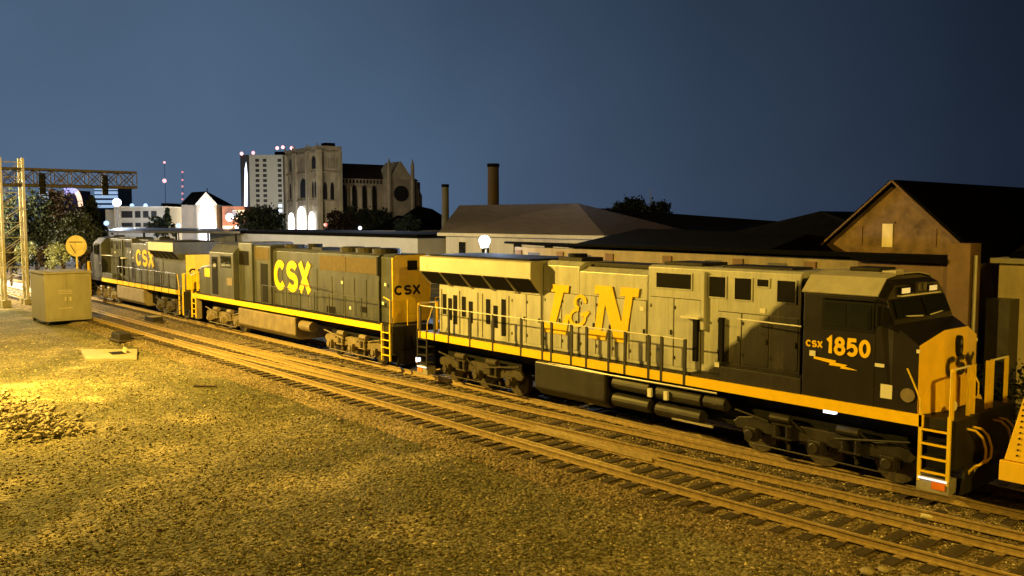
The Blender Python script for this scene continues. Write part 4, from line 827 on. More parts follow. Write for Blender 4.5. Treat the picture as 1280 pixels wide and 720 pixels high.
# low metal-walled building left of it
lb = thing('flat_roofed_building', 'long low flat-roofed building with pale grey wall behind the middle locomotive', 'building')
A = at(262, 292, 128); Bq = at(522, 293.5, 88); A.z = Bq.z = 4.35
n_ = (Bq - A); n_.z = 0; n_.normalize(); pe = Vector((-n_.y, n_.x, 0)); pe = pe if pe.y > 0 else -pe
b_ = MB(); b_.add([A, Bq, Bq + pe * 14, A + pe * 14] + [v - Vector((0, 0, 4.7)) for v in (A, Bq, Bq + pe * 14, A + pe * 14)], [(0, 1, 2, 3), (0, 1, 5, 4), (1, 2, 6, 5), (2, 3, 7, 6), (3, 0, 4, 7)]); b_.build('wall', mat('pale_metal_wall', (.50, .52, .56), .6, 0, .12, .4), lb)
b_ = MB(); u_ = Vector((0, 0, .35)); Aa, Bb = A - pe * .3 - n_ * .3, Bq - pe * .3 + n_ * .3; b_.add([Aa, Bb, Bb + pe * 14.6, Aa + pe * 14.6] + [v + u_ for v in (Aa, Bb, Bb + pe * 14.6, Aa + pe * 14.6)], [(0, 3, 2, 1), (4, 5, 6, 7), (0, 1, 5, 4), (1, 2, 6, 5), (2, 3, 7, 6), (3, 0, 4, 7)]); b_.build('roof', MB_['dark'], lb)
sb = thing('small_annex', 'small annex with a dark opening between the flat-roofed and hip-roofed buildings', 'building', (-80.5, 62, -.3))
MB().box((-3, 0, 0), (7, 5, 4.7)).build('wall', MB_['greywall'], sb); MB().box((0, -.02, 2.2), (3.2, -.002, 4.4)).build('opening', MB_['void'], sb); MB().box((-3.2, -.3, 4.7), (7.2, 5.3, 4.9)).build('roof', MB_['dark'], sb)
# chimneys
CHM = mat('sooty_brick', (.045, .03, .022), .95, 0, .3, 1); CHM2 = mat('grey_stack', (.10, .10, .10), .9, 0, .2, 1)
def chimney(label, px, py, r, D):
    p = at(px, py, D); t = thing('chimney', label, 'chimney', (p.x, p.y, 0), 0, 'tall industrial chimneys')
    MB().bar((0, 0, -.3), (0, 0, p.z), r * 1.12, 16, r).build('stack', CHM if r > .55 else CHM2, t); MB().bar((0, 0, p.z), (0, 0, p.z + .35), r * 1.1, 16).build('rim', MB_['dark'], t)
chimney('tall thick dark chimney rising behind the hip-roofed building', 616.5, 209, .56, 88)
chimney('thin grey chimney left of the hip-roofed building', 556.5, 234, .42, 105)
# bright yard lamp behind train
lp = Vector((-34.2, 27.2, 5.0)); yl = thing('yard_lamp', 'blinding blue-white lamp on a pole behind the train', 'lamp', (lp.x, lp.y, -.3))
MB().bar((0, .3, 0), (0, .3, 5.1), .06, 8).build('pole', M['galv'], yl); MB().box((-.12, .05, 5.05), (.12, .4, 5.2)).build('arm', M['galv'], yl)
gl = MB(); gl.ball((.25, 0, 5.42), .27, 18, 12); gl.build('globe', glow('blue_white_lamp', (.72, .84, 1), 30), yl, smooth=True)
lamp('yard_lamp_light', lp + Vector((-.5, -1.6, .5)), 800, (.55, .72, 1), rad=.3)
lamp('yard_lamp_back_light', lp + Vector((-1.2, 2.2, .5)), 2600, (.55, .72, 1), rad=.3)
lamp('town_fill_light', (-118, 74, 9), 6500, (.70, .80, 1), rad=.5)  # added lamp without a fixture, brightens the town walls
# ------------------------------------------------------------------ pole lights out of the picture that light the yard
for nm, L_, lb_ in (('left of the camera', YARD, 0), ('right of the camera', RIGHT, 0), ('near the signal bridge', WEST, 0), ('far down the line', FAR, 0)):
    fl = thing('floodlight_pole', 'tall sodium floodlight pole ' + nm, 'floodlight', (L_.x, L_.y, -.3), 0, 'floodlight poles')
    MB().bar((.6, -.5, 0), (.6, -.5, L_.z + .9), .12, 10, .07).build('pole', M['galv'], fl); MB().bar((.6, -.5, L_.z + .8), (0, 0, L_.z + .8), .04).build('arm', M['galv'], fl); MB().box((-.3, -.2, L_.z + .6), (.3, .2, L_.z + .78)).build('lamp_head', M['galv'], fl)
# ------------------------------------------------------------------ relay cabinet
rc = thing('relay_cabinet', 'large grey steel equipment cabinet on short legs beside the tracks at left', 'equipment cabinet', (-60.35, 14.2, -.3), 0)
a = Vector((-59.3, 13.1, 0)) - rc.location; a.z = 0
fdir = RT.copy(); fdir = (Vector((fdir.x, fdir.y, 0)) * 1.0 + f0 * -.12).normalized(); bdir = Vector((-fdir.y, fdir.x, 0))
if bdir.dot(f0) < 0: bdir = -bdir
fdir2 = Vector((0, 1, 0)); bdir = Vector((-1, 0, 0)); o = Vector((-59.2, 13.05, 0)) - Vector((rc.location.x, rc.location.y, 0))
W_, Dp = 2.65, 3.6
def rb(u0, u1, w0, w1, z0, z1):
    b_ = MB(); pts = [o + fdir2 * u + bdir * w_ + Vector((0, 0, z)) for z in (z0, z1) for u, w_ in ((u0, w0), (u1, w0), (u1, w1), (u0, w1))]
    return b_.add(pts, [(0, 3, 2, 1), (4, 5, 6, 7), (0, 1, 5, 4), (1, 2, 6, 5), (2, 3, 7, 6), (3, 0, 4, 7)])
rb(0, W_, 0, Dp, .22, 3.15).build('cabinet_body', M['cabinet'], rc, .02); rb(-.08, W_ + .08, -.08, Dp + .08, 3.15, 3.25).build('roof', M['cabinet'], rc)
for u0 in (.10, 1.32): 
    d = rb(u0, u0 + 1.16, -.03, -.002, .35, 3.0).build('door', M['cabinet'], rc, .01); rb(u0 + (1.0 if u0 < 1 else .06), u0 + (1.1 if u0 < 1 else .16), -.07, -.031, 1.45, 1.7).build('handle', M['galv'], d)
for z in (1.9, 2.0, 2.1, 1.0): rb(.75, 1.55, -.045, -.031, z, z + .04).build('vent_slat', M['galv'], rc)
rb(-.02, -.002, .3, 1.0, 2.2, 2.6).build('name_plate', M['cabinet'], rc)
for u, w_ in ((.05, .1), (W_ - .2, .1), (.05, Dp - .2), (W_ - .2, Dp - .2)): rb(u, u + .15, w_, w_ + .15, 0, .22).build('leg', M['steel'], rc)
# round sign
rs = thing('round_sign', 'round yellowish sign seen from behind on a thin post, above the grey cabinet', 'sign', (0, 0, 0))
p = at(95.5, 307.5, 60); fn = -f0; fn.z = 0; sd = RT
b_ = MB(); b_.bar(p + fn * .0, p + fn * .03, .72, 32); b_.build('disc', M['sign'], rs)
b_ = MB(); b_.obox(p + fn * .05 + Vector((0, 0, .27)), sd * .45, fn * .012, Vector((0, 0, .03))); b_.obox(p + fn * .05 - sd * .22 - Vector((0, 0, .2)), sd * .17 - Vector((0, 0, .3)), fn * .012, sd * .03); b_.build('brace', M['truck'], rs)
MB().bar((p.x, p.y, -.3), (p.x, p.y, p.z + .2), .07, 8).build('post', M['sign'], rs)
# ------------------------------------------------------------------ signal bridge
sg = thing('signal_bridge', 'lit steel lattice signal bridge reaching over the tracks at the left edge', 'signal bridge', (-75.2, 14.55, -.2))
HB = 11.0
for (x, y) in ((-.6, -.75), (.6, -.75), (-.6, .75), (.6, .75)):
    MB().box((x - .09, y - .09, 0), (x + .09, y + .09, HB)).build('column', M['galv'], sg)
    MB().box((x - .3, y - .3, -.2), (x + .3, y + .3, .35)).build('footing', M['conc'], sg)
br = MB(); n = 9
for i in range(n):
    z0, z1 = .5 + i * (HB - .8) / n, .5 + (i + 1) * (HB - .8) / n
    for (x0, y0, x1, y1) in ((-.6, -.75, .6, -.75), (-.6, .75, .6, .75), (-.6, -.75, -.6, .75), (.6, -.75, .6, .75)):
        br.bar((x0, y0, z0), (x1, y1, z1), .022, 5); br.bar((x0, y0, z1), (x1, y1, z1), .022, 5)
        if y0 == y1: br.bar((x1, y1, z0), (x0, y0, z1), .022, 5)
br.build('lattice', M['galv'], sg)
bm_ = MB()
yb0, yb1, zb0, zb1 = -.75, 9.0, 8.95, 10.2
for x in (-.6, .6):
    for z in (zb0, zb1): bm_.box((x - .08, yb0, z - .08), (x + .08, yb1, z + .08))
nb = 8
for i in range(nb):
    y0, y1 = yb0 + i * (yb1 - yb0) / nb, yb0 + (i + 1) * (yb1 - yb0) / nb
    for x in (-.6, .6):
        bm_.bar((x, y0, zb0), (x, y1, zb1) if i % 2 else (x, y1, zb1), .04, 5); bm_.bar((x, y0, zb1), (x, y1, zb0), .04, 5); bm_.bar((x, y1, zb0), (x, y1, zb1), .04, 5)
    bm_.bar((-.6, y0, zb0), (.6, y1, zb0), .03, 5)
bm_.build('cantilever_truss', M['truck'], sg)
wk = MB(); wk.box((-.5, yb0, zb0 + .1), (.5, yb1, zb0 + .14)); wk.build('walkway', M['steel'], sg)
hd = MB()
for y in (2.0, 6.5):
    s_ = bpy.data.objects.new('signal_head', MB().box((.72, y - .22, 8.3), (.86, y + .22, 9.9)).mesh('signal_head', M['black'])); COL.objects.link(s_); s_.parent = sg
    for z in (8.6, 9.1, 9.6): MB().bar((.86, y, z), (1.1, y, z), .13, 10, .14, cap=False).build('hood_visor', M['black'], s_)
# ------------------------------------------------------------------ vegetation
def leaf_mat(name, c, c2):
    m = bpy.data.materials.new(name); m.use_nodes = True; n = m.node_tree.nodes; l = m.node_tree.links; b = n['Principled BSDF']; b.inputs['Roughness'].default_value = .8; b.inputs['Specular IOR Level'].default_value = .2
    g = n.new('ShaderNodeNewGeometry'); r = n.new('ShaderNodeValToRGB'); l.new(g.outputs['Random Per Island'], r.inputs[0]); r.color_ramp.elements[0].color = (*c, 1); r.color_ramp.elements[1].color = (*c2, 1); l.new(r.outputs[0], b.inputs['Base Color']); return m
LM = [leaf_mat('dark_leaves', (.006, .010, .004), (.032, .040, .016)), leaf_mat('reddish_leaves', (.012, .008, .005), (.042, .028, .014)), leaf_mat('pale_bush_leaves', (.10, .12, .07), (.34, .38, .24))]
MBK = mat('bark', (.07, .055, .04), .95, 0, .3, 6)
def leaves(center, rad, nclump, nleaf, leaf, conif=False):
    C_ = []
    for i in range(nclump):
        if conif:
            h = random.random() ** .8; rr = (1 - h) * .95 + .1; a = random.uniform(0, 6.28); q = math.sqrt(random.random()) * rr
            C_.append((q * math.cos(a), q * math.sin(a), (h - .5) * 2, .26 * (1.15 - h)))
        else:
            while True:
                p_ = rng.uniform(-1, 1, 3)
                if .25 < np.linalg.norm(p_) < 1: break
            C_.append((*p_, random.uniform(.16, .34)))
    C_ = np.array(C_); P = np.repeat(C_[:, :3], nleaf, 0) + rng.normal(0, 1, (nclump * nleaf, 3)) * np.repeat(C_[:, 3:], nleaf, 0) * .55
    n = len(P); P = P * np.array(rad) + np.array(center); d1 = rng.normal(0, 1, (n, 3)); d1 /= np.linalg.norm(d1, axis=1)[:, None]; d2 = np.cross(d1, rng.normal(0, 1, (n, 3))); d2 /= np.linalg.norm(d2, axis=1)[:, None]
    s = leaf * (.5 + rng.random((n, 1)))
    V = np.stack([P - d1 * s, P + d2 * s * .6, P + d1 * s, P - d2 * s * .6], 1).reshape(-1, 3)
    b_ = MB(); b_.v = [tuple(v) for v in V.tolist()]; b_.f = [(i * 4, i * 4 + 1, i * 4 + 2, i * 4 + 3) for i in range(n)]; b_.m = [0] * n; return b_
def nonorm(mb, name, m, parent):
    me = bpy.data.meshes.new(name); me.from_pydata(mb.v, [], mb.f); me.materials.append(m); o = bpy.data.objects.new(name, me); COL.objects.link(o); o.parent = parent; return o
def tree(label, px, ytop, ybot, wpx, D, m=0, conif=False, n=70, group='trees', name='tree', leafs=1.0, zg=-.3):
    top = at(px, ytop, D); bot = at(px, ybot, D); w_ = wpx / F * D / 2; z1 = top.z; z0 = max(bot.z, zg)
    t = thing(name, label, 'tree' if name != 'bush' else 'bush', (top.x, top.y, zg), 0, group); hh = (z1 - z0) / 2; cz = (z1 + z0) / 2 - zg
    nonorm(leaves((0, 0, cz), (w_, w_, hh), n, 46, max(.13, D / 620) * leafs, conif), 'crown' if name != 'bush' else 'foliage', LM[m], t)
    b_ = MB(); b_.bar((0, 0, 0), (0, 0, cz + hh * .3), max(.12, w_ * .09), 7, .05)
    for i in range(5):
        a = random.uniform(0, 6.28); z = cz - hh * .6 + i * hh * .25; b_.bar((0, 0, z), (math.cos(a) * w_ * .6, math.sin(a) * w_ * .6, z + hh * .35), max(.04, w_ * .03), 5, .02)
    b_.build('trunk', MBK, t); return t
tree('dark tree directly behind the signal bridge columns at the left edge', 8, 243, 335, 44, 92, 0, n=80, group='trees at the left edge')
tree('dark tree between the signal bridge and the tallest reddish tree', 42, 241, 332, 46, 95, 0, n=90, group='trees at the left edge')
tree('tallest reddish-brown tree in the left group', 76, 234, 330, 56, 98, 1, n=110, group='trees at the left edge')
tree('green conical tree rightmost of the left group', 114, 246, 318, 44, 104, 0, True, n=120, group='trees at the left edge')
tree('bushy dark tree with a broad base behind the round sign', 98, 266, 326, 56, 88, 0, n=80, group='trees at the left edge')
for i, (px, yt, yb, wd, D, m, lb_) in enumerate(((34, 302, 331, 30, 84, 2, 'pale scrubby bush just right of the signal bridge columns'), (56, 306, 334, 22, 82, 1, 'brownish scrub bush between two pale bushes at the left'), (64, 307, 336, 16, 80, 2, 'small pale bush left of the round sign'), (76, 303, 336, 20, 79, 2, 'brightest pale bush touching the left rim of the round sign'), (106, 310, 338, 18, 80, 1, 'brownish bush between the round sign and the farthest locomotive'), (12, 303, 330, 20, 84, 1, 'dry brown bush seen through the signal bridge lattice'))):
    tree(lb_, px, yt, yb, wd, D, m, n=26, group='bushes below the trees at left', name='bush', leafs=.8)
tree('round dark tree in front of the high-rise and left of the cathedral doors', 326, 259, 293, 54, 150, 0, n=90, group='town trees')
tree('dark tree against the middle of the cathedral nave', 428, 263, 296, 40, 180, 1, n=70, group='town trees'); tree('dark tree right of the cathedral tower base', 447, 259, 296, 34, 182, 0, n=80, group='town trees'); tree('dark reddish tree below the cathedral gable', 472, 263, 296, 46, 185, 0, n=90, group='town trees')
tree('small dark tree beside the low stone house right of the cathedral', 507, 270, 296, 30, 165, 0, n=40, group='town trees')
tree('dark tree between the cream building and the white chapel', 209, 261, 292, 20, 150, 0, True, n=50, group='town trees'); tree('low tree in front of the cream building windows', 196, 272, 292, 24, 148, 0, n=30, group='town trees')
for px, yt, wd, lb_ in ((770, 254, 34, 'leftmost dark tree on the skyline behind the long black roof'), (789, 250, 34, 'second dark tree from the left on the skyline behind the long black roof'), (806, 247, 34, 'tallest dark tree on the skyline below the thin mast'), (825, 253, 26, 'rightmost dark tree on the skyline behind the long black roof')):
    tree(lb_, px, yt, 290, wd, 150, 0, n=60, group='skyline trees')
hg = thing('hedge', 'low dark hedge in front of the pale plastered building at the right edge', 'hedge', (-8.6, 27.2, -.3))
nonorm(leaves((1.8, 0, 1.35), (4.5, .7, 1.35), 110, 40, .07), 'foliage', LM[0], hg); MB().bar((0, 0, 0), (0, 0, 1.6), .05, 6).build('stem', MBK, hg)
ms = MB(); p = at(813, 237, 230); ms.bar((p.x, p.y, -.3), (p.x, p.y, p.z), .16, 6, .10); tag(ms.build('mast', MB_['trim']), 'thin pale mast behind the skyline trees', 'mast')
# ------------------------------------------------------------------ town in the distance
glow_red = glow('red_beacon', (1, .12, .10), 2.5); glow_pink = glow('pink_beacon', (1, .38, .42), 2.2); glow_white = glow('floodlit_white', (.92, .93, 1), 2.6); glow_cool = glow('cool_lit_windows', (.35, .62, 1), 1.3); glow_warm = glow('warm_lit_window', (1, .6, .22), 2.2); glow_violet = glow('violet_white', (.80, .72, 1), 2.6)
def beacon(parent, P, r, m): MB().ball(P, r, 8, 6).build('beacon', m, parent)
def arch(u0, u1, z0, z1, n=10):                        # pointed-arch outline in (u, z)
    w_ = (u1 - u0) / 2; c = (u0 + u1) / 2; zs = z0 + (z1 - z0) * .55; pts = [(u0, z0), (u1, z0), (u1, zs)]
    for i in range(1, n): t_ = math.pi * i / n; pts.append((c + w_ * math.cos(t_), zs + (z1 - zs) * math.sin(t_) ** .85))
    return pts + [(u0, zs)]
# cathedral
cd = thing('cathedral', 'large gothic stone cathedral with three brightly lit doors and a red slate roof', 'cathedral')
O = at(400, 290, 222); O.z = -.3; ph = R_(35)
bD = (RT * math.cos(ph) + f0 * math.sin(ph)); aD = (-RT * math.sin(ph) + f0 * math.cos(ph))   # b: nave direction; a: facade direction
zt = at(400, 186, 222).z + .3
def cb_(name, a0, a1, b0, b1, z0, z1, m, parent=cd):
    b_ = MB(); pts = [O + aD * a_ * KA + bD * b2 * KB + Vector((0, 0, z)) for z in (z0, z1) for a_, b2 in ((a0, b0), (a1, b0), (a1, b1), (a0, b1))]
    return b_.add(pts, [(0, 3, 2, 1), (4, 5, 6, 7), (0, 1, 5, 4), (1, 2, 6, 5), (2, 3, 7, 6), (3, 0, 4, 7)]).build(name, m, parent)
FW = 16.8; KA, KB = 1.30, .89
cb_('facade_block', 0, FW, .0, 6.6, 0, zt, MB_['lime']); 
for a_ in (-.35, 3.9, 5.1, 11.2, 12.4, 16.6): cb_('buttress', a_, a_ + .7, -.7, 0, 0, zt - .3, MB_['lime'])
for b2 in (-.2, 5.9): cb_('buttress', -.6, 0, b2, b2 + .8, 0, zt - .3, MB_['lime'])
for z in (11.2, 18.4, zt - .9): cb_('string_course', -.3, FW + .3, -.45, 6.8, z, z + .35, MB_['limed'])
cb_('parapet', -.3, FW + .3, -.3, 6.8, zt, zt + .7, MB_['limed']); cb_('penthouse', -.0, 2.0, 2, 5, zt + .7, zt + 1.5, MB_['dark'])
def on_facade(name, poly, m, off=.02): b_ = MB(); b_.prism(poly, O, aD * KA, (0, 0, 1), -bD, off, off + .08); return b_.build(name, m, cd)
def on_side(name, poly, m, off=.02, base=O): b_ = MB(); b_.prism(poly, base, bD * KB, (0, 0, 1), -aD, off, off + .08); return b_.build(name, m, cd)
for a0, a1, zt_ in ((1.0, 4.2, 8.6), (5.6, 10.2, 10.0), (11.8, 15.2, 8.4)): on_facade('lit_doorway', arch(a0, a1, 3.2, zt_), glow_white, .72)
for a0, a1, z0, z1 in ((1.3, 2.2, 12.2, 16.2), (2.7, 3.5, 12.2, 16.2), (6.4, 9.6, 12.2, 17.2), (13.2, 14.0, 12.2, 16.2), (14.6, 15.4, 12.2, 16.2), (1.6, 3.4, 19.4, 22.6), (13.4, 15.2, 19.4, 22.6)): on_facade('window', arch(a0, a1, z0, z1), MB_['void'])
on_facade('window', [(8.2 + 1.5 * math.cos(t_), 20.9 + 1.7 * math.sin(t_)) for t_ in np.linspace(0, 6.1, 14)], MB_['limed']); 
for b0, b1 in ((1.2, 2.3), (3.3, 4.4)): on_side('window', arch(b0, b1, 11.6, 16.0), MB_['void'])
for a_ in np.arange(.8, 16.4, .78): on_facade('niche', arch(a_, a_ + .42, 17.0, 18.2) if not 6.2 < a_ < 9.8 else arch(a_, a_ + .42, 17.5, 18.2), MB_['limed'], .03)
for a_ in np.arange(.8, 16.4, .78): on_facade('niche', arch(a_, a_ + .45, 9.9 if not 5.2 < a_ < 10.4 else 10.3, 11.0), MB_['limed'], .03)
for b2 in np.arange(1.0, 5.6, .8): on_side('niche', arch(b2, b2 + .5, 19.4, 22.2), MB_['limed'], .03)
for a_ in (-.1, 4.2, 5.4, 11.5, 12.7, 16.9):
    p = O + aD * a_ * KA - bD * .4; MB().bar(p + Vector((0, 0, zt + .3)), p + Vector((0, 0, zt + 1.5)), .35, 5, .05).build('finial', MB_['limed'], cd)
# nave
zw = 17.2; zr = 21.6
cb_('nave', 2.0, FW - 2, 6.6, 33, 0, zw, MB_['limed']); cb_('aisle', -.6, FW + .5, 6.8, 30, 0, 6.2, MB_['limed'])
b_ = MB(); c0 = FW / 2
pts = [O + aD * a_ * KA + bD * b2 * KB + Vector((0, 0, z)) for a_, b2, z in ((1.6, 6.62, zw), (FW - 1.6, 6.62, zw), (c0, 6.62, zr), (1.6, 31, zw), (FW - 1.6, 31, zw), (c0, 29, zr), (c0, 36.0, zw - .2), (3.2, 34.6, zw), (FW - 3.2, 34.6, zw))]
b_.add(pts, [(0, 3, 5, 2), (1, 2, 5, 4), (3, 7, 5), (7, 6, 5), (6, 8, 5), (8, 4, 5), (0, 2, 1)]); b_.build('roof', MB_['slate'], cd)
b_ = MB(); ap = [(2.0, 33), (3.4, 35.2), (6.2, 36.8), (10.4, 36.8), (13.2, 35.2), (14.8, 33)]
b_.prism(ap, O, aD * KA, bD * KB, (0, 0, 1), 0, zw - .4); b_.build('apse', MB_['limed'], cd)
for b2 in np.arange(7.2, 20.5, 1.1): on_side('niche', arch(b2, b2 + .6, 16.0, 17.0), MB_['void'], .02, O + aD * 2.0 * KA)
for i, b0 in enumerate((8.0, 11.2, 14.4, 17.6)): 
    on_side('window', arch(b0, b0 + 1.7, 8.6, 15.6), MB_['void'], .02, O + aD * 2.0 * KA); cb_('buttress', 1.0, 2.0, b0 - 1.0, b0 - .5, 0, 15, MB_['lime']); on_side('window', arch(b0, b0 + 1.5, 3, 5.8), MB_['void'], .02, O - aD * .6 * KA)
# transept
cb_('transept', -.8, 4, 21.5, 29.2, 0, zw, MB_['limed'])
b_ = MB(); b_.prism([(21.3, zw), (29.4, zw), (25.3, zr + .3)], O - aD * .85 * KA, bD * KB, (0, 0, 1), aD, 0, 9.0); b_.build('transept_gable', MB_['lime'], cd)
on_side('rose_window', [(25.3 + 2.5 * math.cos(t_), 13.4 + 2.1 * math.sin(t_)) for t_ in np.linspace(0, 6.1, 20)], MB_['void'], .02, O - aD * .82 * KA)
for b0 in (21.2, 29.0):
    p = O - aD * .8 * KA + bD * (b0 + .2) * KB; b_ = MB(); b_.bar(p, p + Vector((0, 0, zr - .6)), .55, 6); b_.bar(p + Vector((0, 0, zr - .6)), p + Vector((0, 0, zr + 1.2)), .5, 6, .03); b_.build('pinnacle', MB_['limed'], cd)
for k_ in range(5):
    p0 = O + aD * (1.6 + k_ * .9) * KA + bD * (33 + k_ * 1.0) * KB; b_ = MB(); b_.bar(p0, p0 + Vector((0, 0, 15.0 - k_ * .4)), .3, 5); b_.build('apse_buttress', MB_['limed'], cd)
lamp('tower_fill_light', at(325, 283, 262), 38000, (1, .95, .85), rad=1)  # added lamp without a fixture, brightens the apartment tower
lamp('cathedral_doors_light', O + aD * 8 - bD * 6 + Vector((0, 0, 3)), 2600, (.95, .9, 1), rad=.5)
lamp('cathedral_flood', O - bD * 28 - aD * 24 + Vector((0, 0, 5)), 24000, (1, .84, .6), rad=1)
# high rise
def rbox(name, px0, px1, ytop, D, depth, m, parent, rot=0, z0=-.3):
    A = at(px0, 275, D); B2 = at(px1, 275, D); zt_ = at((px0 + px1) / 2, ytop, D).z; d = (B2 - A); d.z = 0; n_ = Vector((-d.y, d.x, 0)).normalized(); n_ = n_ if n_.dot(f0) > 0 else -n_
    if rot: d = Matrix.Rotation(R_(rot), 3, 'Z') @ d; n_ = Matrix.Rotation(R_(rot), 3, 'Z') @ n_
    A.z = 0; pts = [A + Vector((0, 0, z0)), A + d + Vector((0, 0, z0)), A + d + n_ * depth + Vector((0, 0, z0)), A + n_ * depth + Vector((0, 0, z0))]; pts += [Vector((q_.x, q_.y, zt_)) for q_ in pts]
    o = MB().add(pts, [(0, 3, 2, 1), (4, 5, 6, 7), (0, 1, 5, 4), (1, 2, 6, 5), (2, 3, 7, 6), (3, 0, 4, 7)]).build(name, m, parent)
    return A, d, n_, zt_
def wins(A, d, n_, cols, zs_, w_, h_, m, parent, off=.06, name='window', mlit=None, lit=0):
    L = d.length; dd = d.normalized()
    for c in cols:
        for z in zs_:
            b_ = MB(); b_.obox(A + dd * (c * L) - n_ * off + Vector((0, 0, z)), dd * w_ / 2, n_ * .05, Vector((0, 0, h_ / 2))); b_.build(name, mlit if (mlit and random.random() < lit) else m, parent)
hr = thing('apartment_tower', 'tall pale apartment tower with red roof lights and a glowing white edge strip', 'high-rise')
A, d, n_, zt_ = rbox('wall', 313, 355, 194, 300, 16, MB_['tower'], hr)
rbox('side_wing', 302, 312.5, 194, 303, 14, mat('dark_side_wall', (.03, .03, .04), .8, 0, .1, .2), hr)
wins(A, d, n_, (.24, .46, .90), [2.5 + 1.7 * i for i in range(15)], 1.25, 1.0, MB_['void'], hr, mlit=glow_cool, lit=.12)
b_ = MB(); P0 = at(308, 197, 302); P1 = at(307, 272, 302); b_.bar(P1, P0, .55, 6); b_.build('light_strip', glow('white_strip', (.75, .82, 1), 2.2), hr)
rbox('penthouse', 345, 372, 190, 306, 8, MB_['dark'], hr, z0=20)
for px, py in ((302, 192), (316.5, 191), (346.5, 185), (353.5, 184), (364.5, 185)): beacon(hr, at(px, py, 301), .62, glow_pink)
# chapel
ch = thing('white_chapel', 'small white gabled chapel with a floodlit front and dark roof', 'church')
A, d, n_, zt_ = rbox('wall', 246, 271, 256, 160, 10, MB_['cream'], ch)
dd = d.normalized(); wv = d.length; zp = at(259, 240, 160).z
MB().prism([(-.25, zt_), (wv + .25, zt_), (wv / 2, zp)], A, dd, (0, 0, 1), n_, -.15, .2).build('gable', M['white'], ch)
b_ = MB(); lf = A - dd * 4.2 + n_ * 1.0
slab(b_, A + Vector((-.3, 0, zt_)), A + dd * wv / 2 + Vector((0, 0, zp)), A + dd * wv / 2 - dd * 2.8 + n_ * 9 + Vector((0, 0, zp)), lf + n_ * 8 + Vector((0, 0, zt_)), .15); slab(b_, A + dd * wv / 2 + Vector((0, 0, zp)), A + dd * (wv + .3) + Vector((0, 0, zt_)), A + dd * wv + n_ * 9 + Vector((0, 0, zt_)), A + dd * wv / 2 - dd * 2.8 + n_ * 9 + Vector((0, 0, zp)), .15); b_.build('roof', MB_['dark'], ch)
rbox('side_wall', 227, 246, 256, 161, 8, MB_['limed'], ch)
b_ = MB(); slab(b_, at(226, 256, 161), at(246, 256.5, 160.5), at(258, 240, 163), at(240, 241, 164), .15); b_.build('roof', MB_['dark'], ch)
MB().prism(arch(.12 * wv, .96 * wv, .2, zt_ + 1.0), A, dd, (0, 0, 1), n_, -.22, -.16).build('floodlit_glow_panel', glow_white, ch)  # glowing panel stands in for floodlight on the front wall
MB().bar(at(259, 240, 160), at(259, 235, 160), .08, 5).build('cross_post', MB_['dark'], ch)
# cream two storey building
cr_ = thing('cream_building', 'long two-storey cream building with dark square windows', 'building')
A, d, n_, zt_ = rbox('wall', 143, 206, 259, 165, 12, MB_['cream'], cr_)
zs_ = [at(170, 268, 165).z, at(170, 281, 165).z]
wins(A, d, n_, (.20, .31, .47, .63, .79), zs_[:1], 1.0, 1.25, MB_['void'], cr_); wins(A, d, n_, (.20, .31, .47, .63), zs_[1:], 1.0, .75, MB_['void'], cr_)
rbox('coping', 142, 207, 258, 164.8, 12, M['white'], cr_, z0=zt_); rbox('stair_tower', 202, 213, 254, 170, 6, MB_['dark'], cr_)
for px in (165, 182): beacon(cr_, at(px, 257, 166), .42, glow_cool)
A, d, n_, zt_ = rbox('entrance_wing', 132, 143, 262, 168, 8, MB_['cream'], cr_)
# brick shop
bs = thing('brick_shop', 'low red brick shop with lit storefront right of the white chapel', 'shop')
A, d, n_, zt_ = rbox('wall', 278, 306, 258, 158, 10, MB_['red'], bs)
wins(A, d, n_, (.62, .85), [at(290, 268, 158).z], 1.2, 1.6, M['white'], bs, name='window'); wins(A, d, n_, (.15, .34), [at(290, 286, 158).z], 1.0, 1.0, glow_warm, bs, name='lit_storefront')
beacon(bs, at(287, 271.5, 156), .75, glow_violet); beacon(bs, at(296, 284, 156), .35, glow_white)
rbox('annex', 270, 279, 262, 163, 8, MB_['lime'], bs)
# grey platform roofs in front of the town
rf = thing('parking_canopy', 'long flat dark canopy roof in front of the chapel and cream building', 'canopy')
b_ = MB(); slab(b_, at(125, 291, 118), at(300, 292, 118), at(310, 288, 140), at(150, 287, 145), .3); b_.build('roof', mat('canopy_roof', (.16, .16, .18), .5, 0, .2, .5), rf)
for px in (140, 180, 220, 260, 295): p = at(px, 291, 119); MB().bar((p.x, p.y, -.3), (p.x, p.y, p.z), .15, 6).build('column', M['steel'], rf)
lamp('shop_light', at(283, 280, 152), 2600, (1, .55, .2), rad=.4)
# street lamps in the town
for px, py, D, m, lc, lb_ in ((146, 253, 150, glow_cool, (.4, .6, 1), 'blue-white street lamp left of the cream building'), (133, 279, 130, glow_cool, (.5, .7, 1), 'small pale lamp at the tree edge left of the cream building'), (223, 282, 145, glow_cool, (.5, .7, 1), 'pale lamp below the dark tree left of the chapel'), (418, 282.5, 190, glow_white, (1, 1, 1), 'white lamp right of the cathedral doors'), (407, 281, 190, glow_red, (1, .2, .1), 'red lamp right of the cathedral doors'), (450, 285, 180, glow_white, (1, 1, 1), 'small white lamp below the cathedral nave')):
    p = at(px, py, D); sl_ = thing('street_lamp', lb_, 'street lamp', (p.x, p.y, -.3), 0, 'street lamps in the town'); MB().bar((0, 0, 0), (0, 0, p.z + .3), .08, 6).build('pole', M['steel'], sl_); MB().ball((0, 0, p.z + .3), .75 if px == 146 else .38, 10, 7).build('globe', m, sl_)
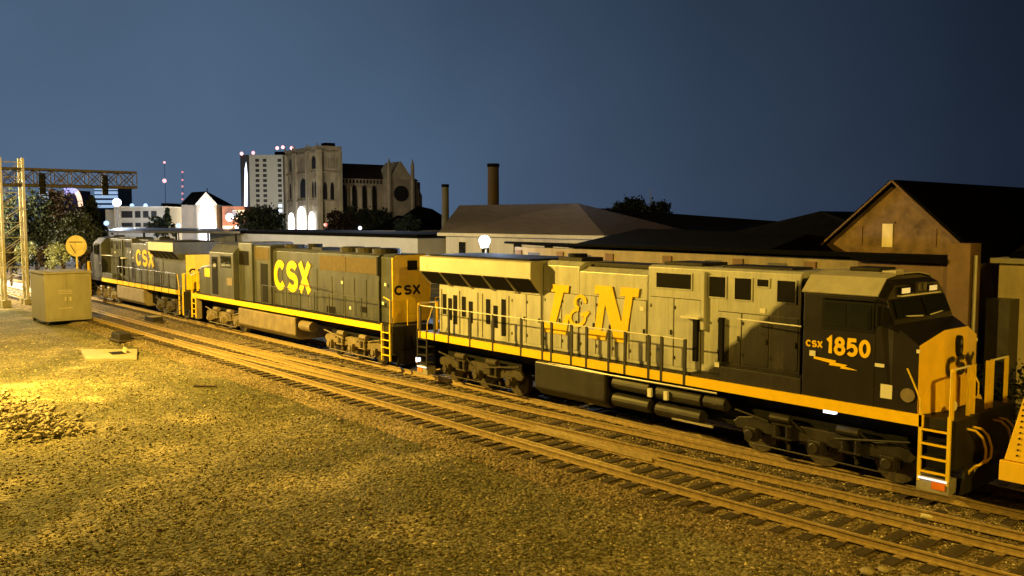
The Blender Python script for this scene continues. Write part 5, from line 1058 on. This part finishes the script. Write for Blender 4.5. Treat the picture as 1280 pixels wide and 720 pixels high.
lamp('town_lamp_light', at(146, 256, 147), 6000, (.6, .75, 1), rad=.5); lamp('chapel_flood', at(250, 284, 150), 2000, (.95, .95, 1), rad=.4); lamp('cream_flood', at(170, 284, 148), 1500, (1, .95, .85), rad=.4)
# house roofs right of the cathedral
for (a1, b1, dpt, ze, lb_) in (((497, 270, 172), (520, 272, 170), 5, 4.2, 'pale low house at the foot of the cathedral apse'), ((522, 258, 190), (540, 262, 186), 8, 3.4, 'dark hipped house roof right of the cathedral apse')):
    roofhouse(lb_, a1, b1, 2.5, dpt, ze, 0, 'house', MB_['dark'], MB_['lime'])
# radio masts
for (px, yt, lights, lb_) in ((205.5, 201, (203, 226), 'radio mast with two pink lights, left of the two'), (228, 212, (215, 225, 233, 242, 249), 'radio mast with a chain of faint pink lights, left behind the chapel')):
    p = at(px, yt, 420); mt_ = thing('radio_mast', lb_, 'radio mast', (0, 0, 0), 0, 'radio masts'); MB().bar((p.x, p.y, -.3), (p.x, p.y, p.z), .16, 4, .08).build('mast', mat('mast_steel', (.05, .05, .06), .6), mt_)
    for i, y in enumerate(lights): q_ = at(px, y, 420); beacon(mt_, (q_.x, q_.y, q_.z), 1.0 if y == 226 else .55, glow_pink if px < 220 else (glow('dim_pink', (1, .35, .45), .8)))
# city towers far left
def city(label, px0, px1, yt, D, bands, colm, name='office_tower', base=MB_['void'], crown=False):
    t = thing(name, label, 'skyscraper', (0, 0, 0), 0, 'city towers'); A, d, n_, zt_ = rbox('wall', px0, px1, yt, D, 25, base, t); dd = d.normalized()
    for z in bands:
        z_ = at(px0, z, D).z; b_ = MB(); b_.obox(A + d / 2 - n_ * .3 + Vector((0, 0, z_)), d * .48, n_ * .2, Vector((0, 0, 1.1))); b_.build('lit_floor', colm, t)
    return t
city('tower with pale blue lit floors, rightmost of the city towers', 119, 149, 234, 700, (236, 241, 246, 252, 258), glow('pale_blue_floor', (.45, .66, 1), .75), base=mat('blue_glass', (.10, .14, .22), .3, 0, .2, .02))
city('slim tower with cool lit top behind the left trees', 53, 62, 240, 740, (242, 247, 252), glow('cool_top', (.6, .75, 1), 1.0))
t = city('tower crowned with a white and orange lit arc behind the reddish tree', 82, 96, 238, 720, (), glow_cool, base=mat('blue_glass_dark', (.06, .07, .2), .4, 0, .2, .02))
b_ = MB(); pts = [at(96 + 9 * math.sin(q_) - 4, 262 - 24 * math.cos(q_), 715) for q_ in np.linspace(-.1, 1.4, 9)]; b_.path(pts, 1.8, 6); b_.build('lit_arc', glow('orange_arc', (1, .62, .42), 1.6), t)
b_ = MB(); pts = [at(80 + i * 2, 241 - 5 * math.sin(i / 7 * math.pi), 712) for i in range(8)]; b_.path(pts, 2.4, 6); b_.build('lit_crown', glow('violet_crown', (.42, .42, 1), 1.4), t)
